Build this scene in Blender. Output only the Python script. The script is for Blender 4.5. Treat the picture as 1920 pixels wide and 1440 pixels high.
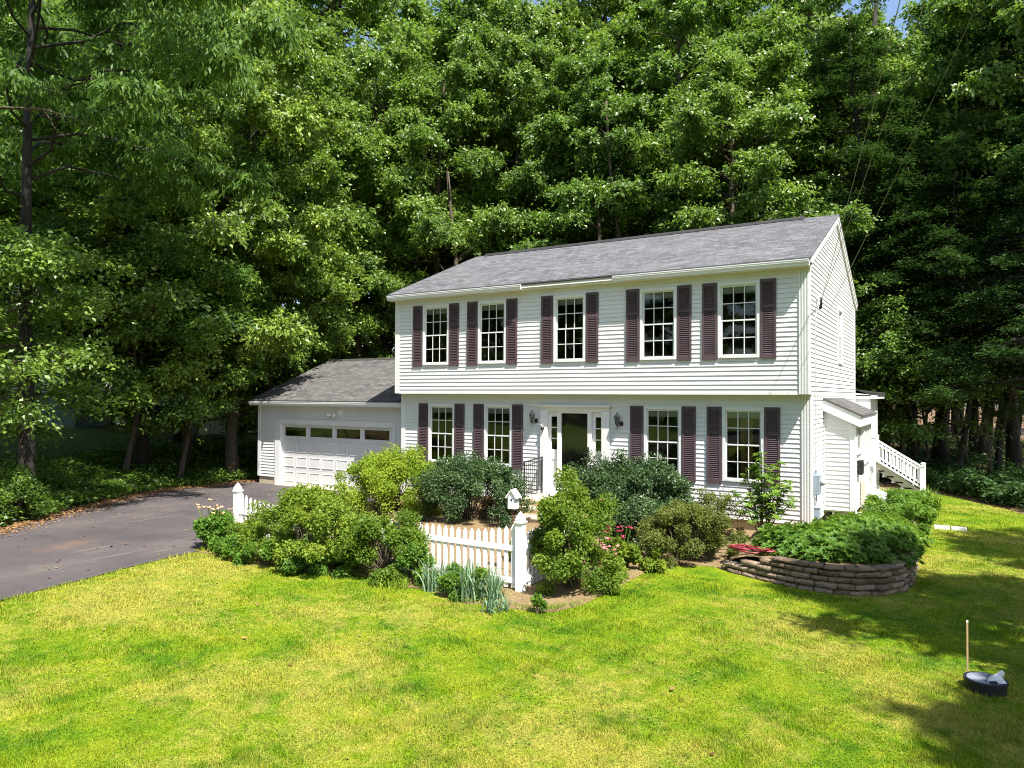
import bpy, math, random
import numpy as np
from mathutils import Vector
R = math.radians
SC = bpy.context.scene
for o in list(bpy.data.objects):
    bpy.data.objects.remove(o)

# ------------------------------------------------------------------ camera
CAM = np.array([2.4617, -15.9021, 3.0099])
YAW, PITCH, ROLL, FPX = .5469, .0151, .0035, 1342.4
cd = bpy.data.cameras.new('camera'); cam = bpy.data.objects.new('camera', cd)
SC.collection.objects.link(cam); SC.camera = cam
cd.sensor_width = 36; cd.lens = FPX/1920*36; cd.clip_end = 1000; cd.clip_start = .05
cam.location = CAM
cam.rotation_mode = 'XYZ'
from mathutils import Matrix
cam.rotation_euler = (Matrix.Rotation(YAW, 3, 'Z') @ Matrix.Rotation(R(90)+PITCH, 3, 'X') @ Matrix.Rotation(ROLL, 3, 'Z')).to_euler()

# ------------------------------------------------------------------ sky and sun
SUN = Vector((.60, -.325, 1.15)).normalized()
w = bpy.data.worlds.new('World'); SC.world = w; w.use_nodes = True
nt = w.node_tree; bg = nt.nodes['Background']
sky = nt.nodes.new('ShaderNodeTexSky'); sky.sky_type = 'NISHITA'; sky.sun_disc = False
sky.sun_elevation = math.asin(SUN.z); sky.sun_rotation = math.atan2(SUN.x, SUN.y)
sky.air_density = 1.0; sky.dust_density = 1.2
nt.links.new(sky.outputs[0], bg.inputs[0]); bg.inputs[1].default_value = .11
sd = bpy.data.lights.new('sun', 'SUN'); sd.energy = 5.0; sd.angle = R(.5); sd.color = (1, .955, .87)
so = bpy.data.objects.new('sun', sd); SC.collection.objects.link(so)
so.rotation_euler = SUN.to_track_quat('Z', 'Y').to_euler(); so.location = (20, -10, 40)
SC.view_settings.view_transform = 'Standard'; SC.view_settings.look = 'None'
SC.view_settings.exposure = 1.24; SC.view_settings.gamma = 1
SC.cycles.max_bounces = 7; SC.cycles.diffuse_bounces = 3; SC.cycles.glossy_bounces = 3
SC.cycles.transparent_max_bounces = 8; SC.cycles.sample_clamp_indirect = 6
SC.cycles.use_denoising = True; SC.cycles.filter_width = 1.05; SC.cycles.denoising_prefilter = 'NONE'

# ------------------------------------------------------------------ projection helper (build time placement of far trees)
def ray(u, F):
    """point at picture column u (0..1920), F metres in front of the camera, on level ground"""
    r = (u-960)/FPX*F
    c, s = math.cos(YAW), math.sin(YAW)
    return CAM[0]-s*F+c*r, CAM[1]+c*F+s*r

# ------------------------------------------------------------------ materials
def new_mat(name):
    m = bpy.data.materials.new(name); m.use_nodes = True
    n = m.node_tree.nodes; l = m.node_tree.links
    return m, n, l, n['Principled BSDF']
def ramp(n, pts):
    r = n.new('ShaderNodeValToRGB'); e = r.color_ramp.elements
    e[0].position, e[0].color = pts[0][0], (*pts[0][1], 1)
    e[1].position, e[1].color = pts[-1][0], (*pts[-1][1], 1)
    for p, c in pts[1:-1]:
        x = e.new(p); x.color = (*c, 1)
    return r
def noise(n, l, scale, detail=4, vec=None, rough=.55):
    t = n.new('ShaderNodeTexNoise'); t.inputs['Scale'].default_value = scale
    t.inputs['Detail'].default_value = detail; t.inputs['Roughness'].default_value = rough
    if vec is not None: l.new(vec, t.inputs['Vector'])
    return t
def mixc(n, l, a, b, f, mode='MIX'):
    m = n.new('ShaderNodeMix'); m.data_type = 'RGBA'; m.blend_type = mode
    for s, v in ((m.inputs[6], a), (m.inputs[7], b), (m.inputs[0], f)):
        if isinstance(v, (int, float)): s.default_value = v
        elif isinstance(v, tuple): s.default_value = (*v, 1)
        else: l.new(v, s)
    return m.outputs[2]
def objco(n, l, scale=None):
    t = n.new('ShaderNodeTexCoord'); v = t.outputs['Object']
    if scale:
        mp = n.new('ShaderNodeMapping'); mp.inputs['Scale'].default_value = scale; l.new(v, mp.inputs[0]); v = mp.outputs[0]
    return v
def geoco(n, l, scale=None):
    v = n.new('ShaderNodeNewGeometry').outputs['Position']
    if scale:
        mp = n.new('ShaderNodeMapping'); mp.inputs['Scale'].default_value = scale; l.new(v, mp.inputs[0]); v = mp.outputs[0]
    return v
def bump(n, l, h, p, strength=.3, dist=.02):
    b = n.new('ShaderNodeBump'); b.inputs['Strength'].default_value = strength; b.inputs['Distance'].default_value = dist
    l.new(h, b.inputs['Height']); l.new(b.outputs[0], p.inputs['Normal'])
def plain(name, c, rough=.5, var=.12, scale=3., metal=0., bumps=0., sc=None, spec=.4):
    m, n, l, p = new_mat(name)
    co = geoco(n, l, sc)
    t = noise(n, l, scale, 5, co)
    r = ramp(n, [(.3, tuple(x*(1-var) for x in c)), (.7, tuple(min(1, x*(1+var*.5)) for x in c))])
    l.new(t.outputs[0], r.inputs[0]); l.new(r.outputs[0], p.inputs['Base Color'])
    p.inputs['Roughness'].default_value = rough; p.inputs['Metallic'].default_value = metal
    p.inputs['Specular IOR Level'].default_value = spec
    if bumps:
        t2 = noise(n, l, scale*12, 4, co); bump(n, l, t2.outputs[0], p, bumps, .01)
    return m
M = {}
M['siding'] = plain('white_siding', (.71, .705, .695), .42, .05, 1.5)
M['trim'] = plain('white_trim', (.76, .76, .75), .4, .05, 2)
M['soffit'] = plain('soffit', (.78, .77, .70), .6, .05, 2)
M['shutter'] = plain('plum_shutter', (.095, .062, .070), .5, .15, 4)
M['black'] = plain('black_iron', (.018, .018, .02), .45, .2, 9)
M['ventmat'] = plain('ridge_vent_black', (.025, .024, .024), .8, .3, 4)
M['concrete'] = plain('concrete', (.50, .43, .30), .85, .25, 3, bumps=.3)
M['steps'] = plain('step_concrete', (.60, .50, .36), .8, .15, 4, bumps=.2)
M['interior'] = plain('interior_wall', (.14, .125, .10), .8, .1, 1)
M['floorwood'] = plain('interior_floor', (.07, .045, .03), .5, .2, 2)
M['blind'] = plain('window_blind', (.72, .70, .58), .7, .1, 4, sc=(1, 1, 8))
M['curtain'] = plain('curtain', (.75, .50, .22), .8, .2, 6, sc=(8, 8, 1))
M['doorred'] = plain('maroon_door', (.050, .026, .030), .35, .2, 3)
M['meter'] = plain('grey_meter', (.26, .32, .38), .5, .15, 4)
M['beige'] = plain('beige_panel', (.62, .55, .46), .6, .1, 4)
M['greyp'] = plain('grey_plate', (.42, .43, .45), .6, .15, 4)
M['rust'] = plain('rusty_pole', (.18, .07, .035), .8, .4, 20)
M['bright'] = plain('white_paint', (.88, .88, .87), .35, .05, 4)
M['vinyl'] = plain('fence_vinyl', (.86, .86, .87), .3, .04, 4)
M['hose'] = plain('red_hose', (.22, .025, .035), .4, .2, 12)
M['wire'] = plain('wire', (.22, .21, .12), .5, .1, 3)
M['wood'] = plain('stake_wood', (.55, .38, .20), .7, .2, 12, sc=(1, 1, .2))
M['lidm'] = plain('riser_lid', (.22, .24, .30), .55, .25, 6)
M['riser'] = plain('riser_black', (.012, .016, .02), .5, .2, 6)
M['bag'] = plain('white_plastic', (.75, .75, .75), .35, .1, 9)
M['lens'] = plain('lamp_lens', (.85, .80, .74), .2, .05, 9)
M['brown'] = plain('brown_edge', (.20, .085, .03), .7, .2, 6)
M['nsiding'] = plain('neighbour_siding', (.80, .84, .88), .5, .08, 2)
M['nfound'] = plain('neighbour_foundation', (.22, .30, .29), .9, .2, 1.2, bumps=.3)
M['petal_pink'] = plain('pink_petals', (.75, .22, .30), .6, .3, 30)
M['petal_red'] = plain('magenta_petals', (.60, .03, .12), .6, .3, 30)
M['petal_orange'] = plain('peach_petals', (.80, .42, .22), .6, .3, 30)
M['petal_yellow'] = plain('orange_petals', (.85, .38, .02), .6, .3, 30)
M['petal_white'] = plain('white_petals', (.80, .72, .66), .6, .2, 30)

def m_glass(name, tint=(.9, .95, .95), gl=1.0):
    m, n, l, p = new_mat(name); out = n['Material Output']
    tr = n.new('ShaderNodeBsdfTransparent'); tr.inputs[0].default_value = (*tint, 1)
    g = n.new('ShaderNodeBsdfGlossy'); g.inputs['Roughness'].default_value = .02
    g.inputs[0].default_value = (gl, gl, gl, 1)
    fr = n.new('ShaderNodeFresnel'); fr.inputs[0].default_value = 1.58
    t = noise(n, l, .9, 2, geoco(n, l)); b = n.new('ShaderNodeBump'); b.inputs['Strength'].default_value = .08; b.inputs['Distance'].default_value = .05
    l.new(t.outputs[0], b.inputs['Height']); l.new(b.outputs[0], g.inputs['Normal'])
    mx = n.new('ShaderNodeMixShader'); l.new(fr.outputs[0], mx.inputs[0]); l.new(tr.outputs[0], mx.inputs[1]); l.new(g.outputs[0], mx.inputs[2])
    l.new(mx.outputs[0], out.inputs[0]); n.remove(p)
    return m
M['glass'] = m_glass('window_glass', (.55, .58, .57))
M['storm'] = m_glass('storm_glass', (.75, .75, .75))

def m_shingle(name, ca, cb, cc):
    m, n, l, p = new_mat(name)
    uv = n.new('ShaderNodeUVMap').outputs[0]
    br = n.new('ShaderNodeTexBrick'); l.new(uv, br.inputs[0])
    br.inputs['Color1'].default_value = (*ca, 1); br.inputs['Color2'].default_value = (*cb, 1)
    br.inputs['Mortar'].default_value = (*[x*.35 for x in ca], 1)
    br.inputs['Scale'].default_value = 1; br.inputs['Mortar Size'].default_value = .007
    br.inputs['Brick Width'].default_value = .26; br.inputs['Row Height'].default_value = .11
    br.offset = .43; br.squash = .7; br.squash_frequency = 3; br.inputs['Bias'].default_value = 0
    t = noise(n, l, .7, 5, uv); t2 = noise(n, l, 60, 2, uv)
    mp = n.new('ShaderNodeMapping'); mp.inputs['Scale'].default_value = (3.8, 7.1, 1); l.new(uv, mp.inputs[0])
    vo = n.new('ShaderNodeTexVoronoi'); l.new(mp.outputs[0], vo.inputs[0]); vo.inputs['Scale'].default_value = 1
    sp = n.new('ShaderNodeSeparateColor'); l.new(vo.outputs['Color'], sp.inputs[0])
    r0 = ramp(n, [(0, (.62, .62, .62)), (1, (1.3, 1.3, 1.3))]); l.new(sp.outputs[0], r0.inputs[0])
    c = mixc(n, l, br.outputs[0], r0.outputs[0], .8, 'MULTIPLY')
    rr = ramp(n, [(.35, (.0, .0, .0)), (.7, (1, 1, 1))]); l.new(t.outputs[0], rr.inputs[0])
    c = mixc(n, l, c, cc, mixf(n, l, rr.outputs[0], .45))
    r2 = ramp(n, [(.3, (.6, .6, .6)), (.7, (1.15, 1.15, 1.15))]); l.new(t2.outputs[0], r2.inputs[0])
    c = mixc(n, l, c, r2.outputs[0], .8, 'MULTIPLY')
    l.new(c, p.inputs['Base Color']); p.inputs['Roughness'].default_value = .85
    p.inputs['Specular IOR Level'].default_value = .25
    bump(n, l, br.outputs['Fac'], p, -.6, .012)
    return m
def mixf(n, l, v, k):
    a = n.new('ShaderNodeMath'); a.operation = 'MULTIPLY'; l.new(v, a.inputs[0]); a.inputs[1].default_value = k
    return a.outputs[0]
M['roof'] = m_shingle('roof_shingles', (.085, .086, .095), (.165, .167, .180), (.155, .150, .152))
M['groof'] = m_shingle('garage_shingles', (.080, .077, .078), (.145, .137, .135), (.13, .12, .11))

def m_leaf(name, c1, c2, tr, trans=.40, gloss=.3, rough=.55):
    m, n, l, p = new_mat(name); out = n['Material Output']
    at = n.new('ShaderNodeAttribute'); at.attribute_name = 'tint'
    r = ramp(n, [(0, c1), (1, c2)]); l.new(at.outputs['Fac'], r.inputs[0])
    oi = n.new('ShaderNodeObjectInfo')
    hs = n.new('ShaderNodeHueSaturation')
    mr = n.new('ShaderNodeMapRange'); l.new(oi.outputs['Random'], mr.inputs[0]); mr.inputs[3].default_value = .485; mr.inputs[4].default_value = .515
    l.new(mr.outputs[0], hs.inputs['Hue'])
    mr2 = n.new('ShaderNodeMapRange'); l.new(oi.outputs['Random'], mr2.inputs[0]); mr2.inputs[3].default_value = 1.2; mr2.inputs[4].default_value = .8
    l.new(mr2.outputs[0], hs.inputs['Value']); l.new(r.outputs[0], hs.inputs['Color'])
    l.new(hs.outputs[0], p.inputs['Base Color'])
    p.inputs['Roughness'].default_value = rough; p.inputs['Specular IOR Level'].default_value = gloss
    t = n.new('ShaderNodeBsdfTranslucent'); cc = mixc(n, l, hs.outputs[0], tr, .6)
    l.new(cc, t.inputs[0])
    mx = n.new('ShaderNodeMixShader'); mx.inputs[0].default_value = trans
    l.new(p.outputs[0], mx.inputs[1]); l.new(t.outputs[0], mx.inputs[2]); l.new(mx.outputs[0], out.inputs[0])
    return m
M['leafA'] = m_leaf('maple_leaves', (.028, .080, .010), (.26, .38, .055), (.24, .42, .025), gloss=.6, rough=.45)
M['leafB'] = m_leaf('oak_leaves', (.025, .072, .010), (.22, .33, .050), (.21, .40, .025), gloss=.6, rough=.45)
M['leafL'] = m_leaf('locust_leaves', (.055, .12, .02), (.13, .23, .035), (.26, .42, .04))
M['leafH'] = m_leaf('hemlock_needles', (.018, .05, .015), (.05, .10, .022), (.08, .18, .02), trans=.25)
M['leafHolly'] = m_leaf('holly_leaves', (.022, .060, .018), (.085, .145, .045), (.08, .16, .03), trans=.18, gloss=.4, rough=.45)
M['leafLime'] = m_leaf('lime_leaves', (.10, .19, .015), (.26, .36, .03), (.42, .56, .04))
M['leafEuo'] = m_leaf('euonymus_leaves', (.07, .14, .015), (.22, .30, .03), (.34, .48, .04))
M['leafYel'] = m_leaf('olive_leaves', (.07, .10, .02), (.21, .23, .05), (.30, .36, .05))
M['leafRho'] = m_leaf('rhododendron_leaves', (.06, .15, .02), (.20, .34, .04), (.30, .48, .04), gloss=.4)
M['leafIris'] = m_leaf('iris_leaves', (.09, .17, .09), (.20, .30, .17), (.25, .40, .15), trans=.2)
M['leafLily'] = m_leaf('lily_leaves', (.12, .21, .02), (.26, .36, .04), (.40, .55, .05))

def m_bark(name, a, b, sc=(6, 6, 1.2)):
    m, n, l, p = new_mat(name); co = objco(n, l, sc)
    t = noise(n, l, 1.6, 10, co, .8); r = ramp(n, [(.38, a), (.60, b)]); l.new(t.outputs[0], r.inputs[0])
    l.new(r.outputs[0], p.inputs['Base Color']); p.inputs['Roughness'].default_value = .9
    bump(n, l, t.outputs[0], p, .9, .05); return m
M['bark'] = m_bark('bark', (.016, .012, .008), (.13, .095, .065))
M['barkD'] = m_bark('dark_bark', (.006, .005, .004), (.040, .030, .022))
M['twig'] = plain('twigs', (.10, .075, .05), .9, .3, 10)

def grass_color(n, l, co):
    """shared by the lawn sheet and its blades, by world position"""
    t1 = noise(n, l, .32, 4, co, .6); t2 = noise(n, l, 1.5, 6, co, .68); t3 = noise(n, l, 5.5, 4, co, .6)
    sep = n.new('ShaderNodeSeparateXYZ'); l.new(co, sep.inputs[0])
    r1 = ramp(n, [(.36, (.082, .185, .004)), (.48, (.165, .260, .006)), (.70, (.29, .32, .018))])
    l.new(t2.outputs[0], r1.inputs[0])
    r2 = ramp(n, [(.47, (0, 0, 0)), (.66, (1, 1, 1))])
    ad = n.new('ShaderNodeMath'); ad.operation = 'ADD'; l.new(t1.outputs[0], ad.inputs[0])
    mu = n.new('ShaderNodeMath'); mu.operation = 'MULTIPLY'; l.new(t3.outputs[0], mu.inputs[0]); mu.inputs[1].default_value = .55
    l.new(mu.outputs[0], ad.inputs[1])
    su = n.new('ShaderNodeMath'); su.operation = 'SUBTRACT'; l.new(ad.outputs[0], su.inputs[0]); su.inputs[1].default_value = .245
    l.new(su.outputs[0], r2.inputs[0])
    return mixc(n, l, r1.outputs[0], (.46, .38, .09), mixf(n, l, r2.outputs[0], .60))
def m_lawn():
    m, n, l, p = new_mat('lawn'); co = geoco(n, l)
    c = grass_color(n, l, co)
    t = noise(n, l, 45, 3, co); r = ramp(n, [(.3, (.45, .45, .45)), (.7, (1.05, 1.05, 1.05))]); l.new(t.outputs[0], r.inputs[0])
    c = mixc(n, l, c, r.outputs[0], 1., 'MULTIPLY')
    l.new(c, p.inputs['Base Color']); p.inputs['Roughness'].default_value = .9; p.inputs['Specular IOR Level'].default_value = .1
    bump(n, l, t.outputs[0], p, .8, .04); return m
M['lawn'] = m_lawn()
def m_blade():
    m, n, l, p = new_mat('grass_blades'); out = n['Material Output']; co = geoco(n, l)
    mp = n.new('ShaderNodeMapping'); mp.inputs['Scale'].default_value = (1, 1, 0); l.new(co, mp.inputs[0])
    c = grass_color(n, l, mp.outputs[0])
    at = n.new('ShaderNodeAttribute'); at.attribute_name = 'tint'
    r = ramp(n, [(0, (.62, .70, .6)), (.85, (1.2, 1.2, .95)), (1, (1.6, 1.4, 1.2))]); l.new(at.outputs['Fac'], r.inputs[0])
    c = mixc(n, l, c, r.outputs[0], 1., 'MULTIPLY')
    l.new(c, p.inputs['Base Color']); p.inputs['Roughness'].default_value = .6; p.inputs['Specular IOR Level'].default_value = .25
    t = n.new('ShaderNodeBsdfTranslucent'); l.new(c, t.inputs[0])
    mx = n.new('ShaderNodeMixShader'); mx.inputs[0].default_value = .35
    l.new(p.outputs[0], mx.inputs[1]); l.new(t.outputs[0], mx.inputs[2]); l.new(mx.outputs[0], out.inputs[0]); return m
M['blade'] = m_blade()
def m_ground():
    m, n, l, p = new_mat('forest_floor'); co = geoco(n, l)
    t = noise(n, l, 9, 7, co, .7); t2 = noise(n, l, .35, 3, co)
    r = ramp(n, [(.3, (.035, .022, .012)), (.5, (.14, .08, .035)), (.7, (.34, .20, .09))]); l.new(t.outputs[0], r.inputs[0])
    g = ramp(n, [(.3, (.04, .09, .01)), (.7, (.17, .26, .02))]); l.new(t.outputs[0], g.inputs[0])
    sep = n.new('ShaderNodeSeparateXYZ'); l.new(co, sep.inputs[0])
    # grassy neighbour yard to the far left
    mr = n.new('ShaderNodeMapRange'); l.new(sep.outputs[0], mr.inputs[0]); mr.inputs[1].default_value = -22.5; mr.inputs[2].default_value = -24.5
    mr.inputs[3].default_value = 0; mr.inputs[4].default_value = 1
    c = mixc(n, l, r.outputs[0], g.outputs[0], mr.outputs[0])
    my = n.new('ShaderNodeMapRange'); l.new(sep.outputs[1], my.inputs[0]); my.inputs[1].default_value = -12.; my.inputs[2].default_value = -14.
    c = mixc(n, l, c, g.outputs[0], my.outputs[0])
    l.new(c, p.inputs['Base Color']); p.inputs['Roughness'].default_value = .95; bump(n, l, t.outputs[0], p, .8, .06); return m
M['ground'] = m_ground()
def m_mulch():
    m, n, l, p = new_mat('mulch'); co = geoco(n, l)
    t = noise(n, l, 26, 6, co, .75); t2 = noise(n, l, 1.1, 3, co)
    r = ramp(n, [(.3, (.05, .022, .016)), (.5, (.19, .095, .065)), (.72, (.36, .22, .16))]); l.new(t.outputs[0], r.inputs[0])
    c = mixc(n, l, r.outputs[0], (.36, .33, .10), mixf(n, l, t2.outputs[0], .55))
    l.new(c, p.inputs['Base Color']); p.inputs['Roughness'].default_value = .95; bump(n, l, t.outputs[0], p, .9, .05); return m
M['mulch'] = m_mulch()
def m_asphalt():
    m, n, l, p = new_mat('asphalt'); co = geoco(n, l)
    t = noise(n, l, .5, 5, co, .6); t2 = noise(n, l, 120, 2, co)
    r = ramp(n, [(.3, (.050, .043, .045)), (.55, (.080, .067, .068)), (.75, (.135, .11, .095))]); l.new(t.outputs[0], r.inputs[0])
    g = ramp(n, [(.25, (.55, .55, .55)), (.6, (1, 1, 1)), (.85, (2.2, 2.1, 2.0))]); l.new(t2.outputs[0], g.inputs[0])
    c = mixc(n, l, r.outputs[0], g.outputs[0], .9, 'MULTIPLY')
    # pale scrape lines along the drive
    st = noise(n, l, 1, 3, geoco(n, l, (5.5, .22, 1))); sr = ramp(n, [(.66, (0, 0, 0)), (.70, (1, 1, 1)), ]); l.new(st.outputs[0], sr.inputs[0])
    c = mixc(n, l, c, (.30, .26, .25), mixf(n, l, sr.outputs[0], .28))
    # cracks
    vo = n.new('ShaderNodeTexVoronoi'); vo.feature = 'DISTANCE_TO_EDGE'; vo.inputs['Scale'].default_value = .38
    wn = noise(n, l, 1.5, 4, co); ad = n.new('ShaderNodeVectorMath'); ad.operation = 'ADD'; l.new(co, ad.inputs[0]); l.new(wn.outputs[1], ad.inputs[1]); l.new(ad.outputs[0], vo.inputs[0])
    cr = ramp(n, [(0, (1, 1, 1)), (.012, (0, 0, 0))]); l.new(vo.outputs[0], cr.inputs[0])
    c = mixc(n, l, c, (.035, .03, .03), mixf(n, l, cr.outputs[0], .55))
    # rust stain
    ds = n.new('ShaderNodeVectorMath'); ds.operation = 'DISTANCE'; mp = n.new('ShaderNodeMapping'); mp.inputs['Scale'].default_value = (1, .45, 1)
    l.new(co, mp.inputs[0]); l.new(mp.outputs[0], ds.inputs[0]); ds.inputs[1].default_value = (-12.3, -8.3*.45, 0)
    nn = n.new('ShaderNodeMath'); nn.operation = 'ADD'; l.new(ds.outputs['Value'], nn.inputs[0]); l.new(mixf(n, l, noise(n, l, 3, 4, co).outputs[0], 1.2), nn.inputs[1])
    rs = ramp(n, [(.62, (1, 1, 1)), (1.0, (0, 0, 0))]); l.new(nn.outputs[0], rs.inputs[0])
    c = mixc(n, l, c, (.17, .085, .045), mixf(n, l, rs.outputs[0], .35))
    l.new(c, p.inputs['Base Color']); p.inputs['Roughness'].default_value = .85; bump(n, l, t2.outputs[0], p, .25, .01); return m
M['asphalt'] = m_asphalt()
def m_stone():
    m, n, l, p = new_mat('split_stone'); co = geoco(n, l)
    at = n.new('ShaderNodeAttribute'); at.attribute_name = 'tint'
    r = ramp(n, [(0, (.16, .115, .08)), (.5, (.34, .25, .17)), (1, (.42, .33, .27))]); l.new(at.outputs['Fac'], r.inputs[0])
    t = noise(n, l, 22, 6, co, .7); g = ramp(n, [(.3, (.5, .48, .45)), (.7, (1.2, 1.15, 1.1))]); l.new(t.outputs[0], g.inputs[0])
    c = mixc(n, l, r.outputs[0], g.outputs[0], 1., 'MULTIPLY'); l.new(c, p.inputs['Base Color'])
    p.inputs['Roughness'].default_value = .9; bump(n, l, t.outputs[0], p, 1., .04); return m
M['stone'] = m_stone()

# ------------------------------------------------------------------ mesh helpers
COL = SC.collection
def root(name, loc, label, cat, group=None):
    o = bpy.data.objects.new(name, None); COL.objects.link(o); o.location = loc; o.empty_display_size = .2
    o['label'] = label; o['category'] = cat
    if group: o['group'] = group
    return o
def tag(o, label, cat, group=None, kind=None):
    if label: o['label'] = label
    if cat: o['category'] = cat
    if group: o['group'] = group
    if kind: o['kind'] = kind
    return o
def worldloc(p):
    v = np.zeros(3)
    while p is not None:
        v += np.array(p.location); p = p.parent
    return v
def finish(me, name, mat, parent, smooth=False, bevel=0):
    me.materials.append(mat)
    o = bpy.data.objects.new(name, me); COL.objects.link(o)
    if parent is not None: o.parent = parent
    if smooth: me.polygons.foreach_set('use_smooth', [True]*len(me.polygons))
    if bevel:
        b = o.modifiers.new('bevel', 'BEVEL'); b.width = bevel; b.segments = 2; b.limit_method = 'ANGLE'
    return o
class MB:
    def __init__(s): s.v = []; s.f = []; s.uv = []
    def quad(s, a, b, c, d, uv=None):
        k = len(s.v); s.v += [a, b, c, d]; s.f.append((k, k+1, k+2, k+3)); s.uv.append(uv)
    def poly(s, pts):
        k = len(s.v); s.v += list(pts); s.f.append(tuple(range(k, k+len(pts)))); s.uv.append(None)
    def box(s, x0, x1, y0, y1, z0, z1):
        k = len(s.v)
        s.v += [(x, y, z) for z in (z0, z1) for y in (y0, y1) for x in (x0, x1)]
        for f in ((0, 2, 3, 1), (4, 5, 7, 6), (0, 1, 5, 4), (2, 6, 7, 3), (0, 4, 6, 2), (1, 3, 7, 5)):
            s.f.append(tuple(k+i for i in f)); s.uv.append(None)
        return s
    def hexa(s, p):   # p: 8 points, bottom 4 ring, top 4 ring
        k = len(s.v); s.v += list(p)
        for f in ((3, 2, 1, 0), (4, 5, 6, 7), (0, 1, 5, 4), (1, 2, 6, 5), (2, 3, 7, 6), (3, 0, 4, 7)):
            s.f.append(tuple(k+i for i in f)); s.uv.append(None)
        return s
    def bar(s, a, b, wd, ht, up=(0, 0, 1)):
        a = np.array(a, float); b = np.array(b, float); d = b-a; d /= np.linalg.norm(d)
        up = np.array(up, float); sd_ = np.cross(d, up); sd_ /= np.linalg.norm(sd_); u2 = np.cross(sd_, d)
        r = []
        for q in (a, b):
            r += [tuple(q+sd_*i*wd/2+u2*j*ht/2) for i, j in ((-1, -1), (1, -1), (1, 1), (-1, 1))]
        return s.hexa(r)
    def tube(s, pts, rad, n=8, cap=True):
        pts = [np.array(p, float) for p in pts]
        if isinstance(rad, (int, float)): rad = [rad]*len(pts)
        k = len(s.v); ref = np.array((0.31, .17, .93))
        for i, p in enumerate(pts):
            d = pts[min(i+1, len(pts)-1)]-pts[max(i-1, 0)]; d /= np.linalg.norm(d)+1e-9
            if abs(d@ref) > .95: ref = np.array((1., 0, 0))
            a = np.cross(d, ref); a /= np.linalg.norm(a); b = np.cross(d, a)
            for j in range(n):
                t = 2*math.pi*j/n; s.v.append(tuple(p+(a*math.cos(t)+b*math.sin(t))*rad[i]))
        for i in range(len(pts)-1):
            for j in range(n):
                s.f.append((k+i*n+j, k+i*n+(j+1) % n, k+(i+1)*n+(j+1) % n, k+(i+1)*n+j)); s.uv.append(None)
        if cap:
            for e, rv in ((0, 1), (len(pts)-1, 0)):
                q = [k+e*n+j for j in range(n)]
                s.f.append(tuple(q[::-1] if rv else q)); s.uv.append(None)
        return s
    def lathe(s, prof, c, n=16):
        k = len(s.v)
        for r_, z in prof:
            for j in range(n):
                t = 2*math.pi*j/n; s.v.append((c[0]+r_*math.cos(t), c[1]+r_*math.sin(t), c[2]+z))
        for i in range(len(prof)-1):
            for j in range(n):
                s.f.append((k+i*n+j, k+i*n+(j+1) % n, k+(i+1)*n+(j+1) % n, k+(i+1)*n+j)); s.uv.append(None)
        s.f.append(tuple(k+(len(prof)-1)*n+j for j in range(n))); s.uv.append(None)
        s.f.append(tuple(k+j for j in range(n))[::-1]); s.uv.append(None)
        return s
    def build(s, name, mat, parent=None, smooth=False, bevel=0, loc=None):
        me = bpy.data.meshes.new(name)
        v = np.array(s.v, float)
        if loc is None: off = worldloc(parent)
        else: off = np.array(loc, float)
        v = v-off
        me.from_pydata(v.tolist(), [], s.f)
        if any(u is not None for u in s.uv):
            ul = me.uv_layers.new(name='UVMap'); i = 0
            for f, u in zip(s.f, s.uv):
                for j in range(len(f)):
                    if u is not None: ul.data[i].uv = u[j]
                    i += 1
        o = finish(me, name, mat, parent, smooth, bevel)
        if loc is not None: o.location = off-worldloc(parent)
        return o
def np_mesh(name, V, F, tint=None, nv=4):
    """fast mesh from numpy: V (n,3), F (m,nv)"""
    me = bpy.data.meshes.new(name); m = len(F)
    me.vertices.add(len(V)); me.vertices.foreach_set('co', V.astype(np.float32).ravel())
    me.loops.add(m*nv); me.loops.foreach_set('vertex_index', F.astype(np.int32).ravel())
    me.polygons.add(m); me.polygons.foreach_set('loop_start', np.arange(0, m*nv, nv, dtype=np.int32))
    try: me.polygons.foreach_set('loop_total', np.full(m, nv, dtype=np.int32))
    except Exception: pass
    me.update(calc_edges=True)
    if tint is not None:
        a = me.attributes.new('tint', 'FLOAT', 'FACE'); a.data.foreach_set('value', tint.astype(np.float32))
    return me
def unit(a): return a/(np.linalg.norm(a, axis=-1, keepdims=True)+1e-9)
def leaf_geo(P, D, N, L, W, fold=.12):
    D = unit(D); S = unit(np.cross(D, N)); N2 = np.cross(S, D)
    L = np.broadcast_to(L, len(P))[:, None]; W = np.broadcast_to(W, len(P))[:, None]
    a = P; b = P+D*L*.45+S*W*.5+N2*W*fold; c = P+D*L-N2*L*.08; d = P+D*L*.45-S*W*.5+N2*W*fold
    V = np.stack([a, b, c, d], 1).reshape(-1, 3)
    return V, np.arange(len(P)*4).reshape(-1, 4)

# ------------------------------------------------------------------ terrain
def sstep(a, b, x):
    t = np.clip((np.asarray(x, float)-a)/(b-a), 0, 1); return t*t*(3-2*t)
FAR = [(-22.5, 8.0), (-19.0, 1.6), (-18.7, -1.9), (-17.1, -4.95), (-15.8, -7.1), (-14.9, -8.5), (-13.4, -12), (-13.2, -30), (-13.2, -60)]
def far_x(y):
    ys = [p[1] for p in FAR][::-1]; xs = [p[0] for p in FAR][::-1]
    return np.interp(y, ys, xs)
def hgt(x, y):
    x = np.asarray(x, float); y = np.asarray(y, float)
    s = far_x(y)-x
    left = .62*sstep(.25, 4.5, s)+.95*sstep(5, 14, s)
    back = 1.2*sstep(14, 40, y)*sstep(0, -12, x)
    dip = -.14*sstep(-4, .3, y)*sstep(-10.2, -12.5, x)*(1-sstep(1.5, 6, s))
    return left*(1-sstep(30, 60, y)*.3)+back+dip
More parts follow.
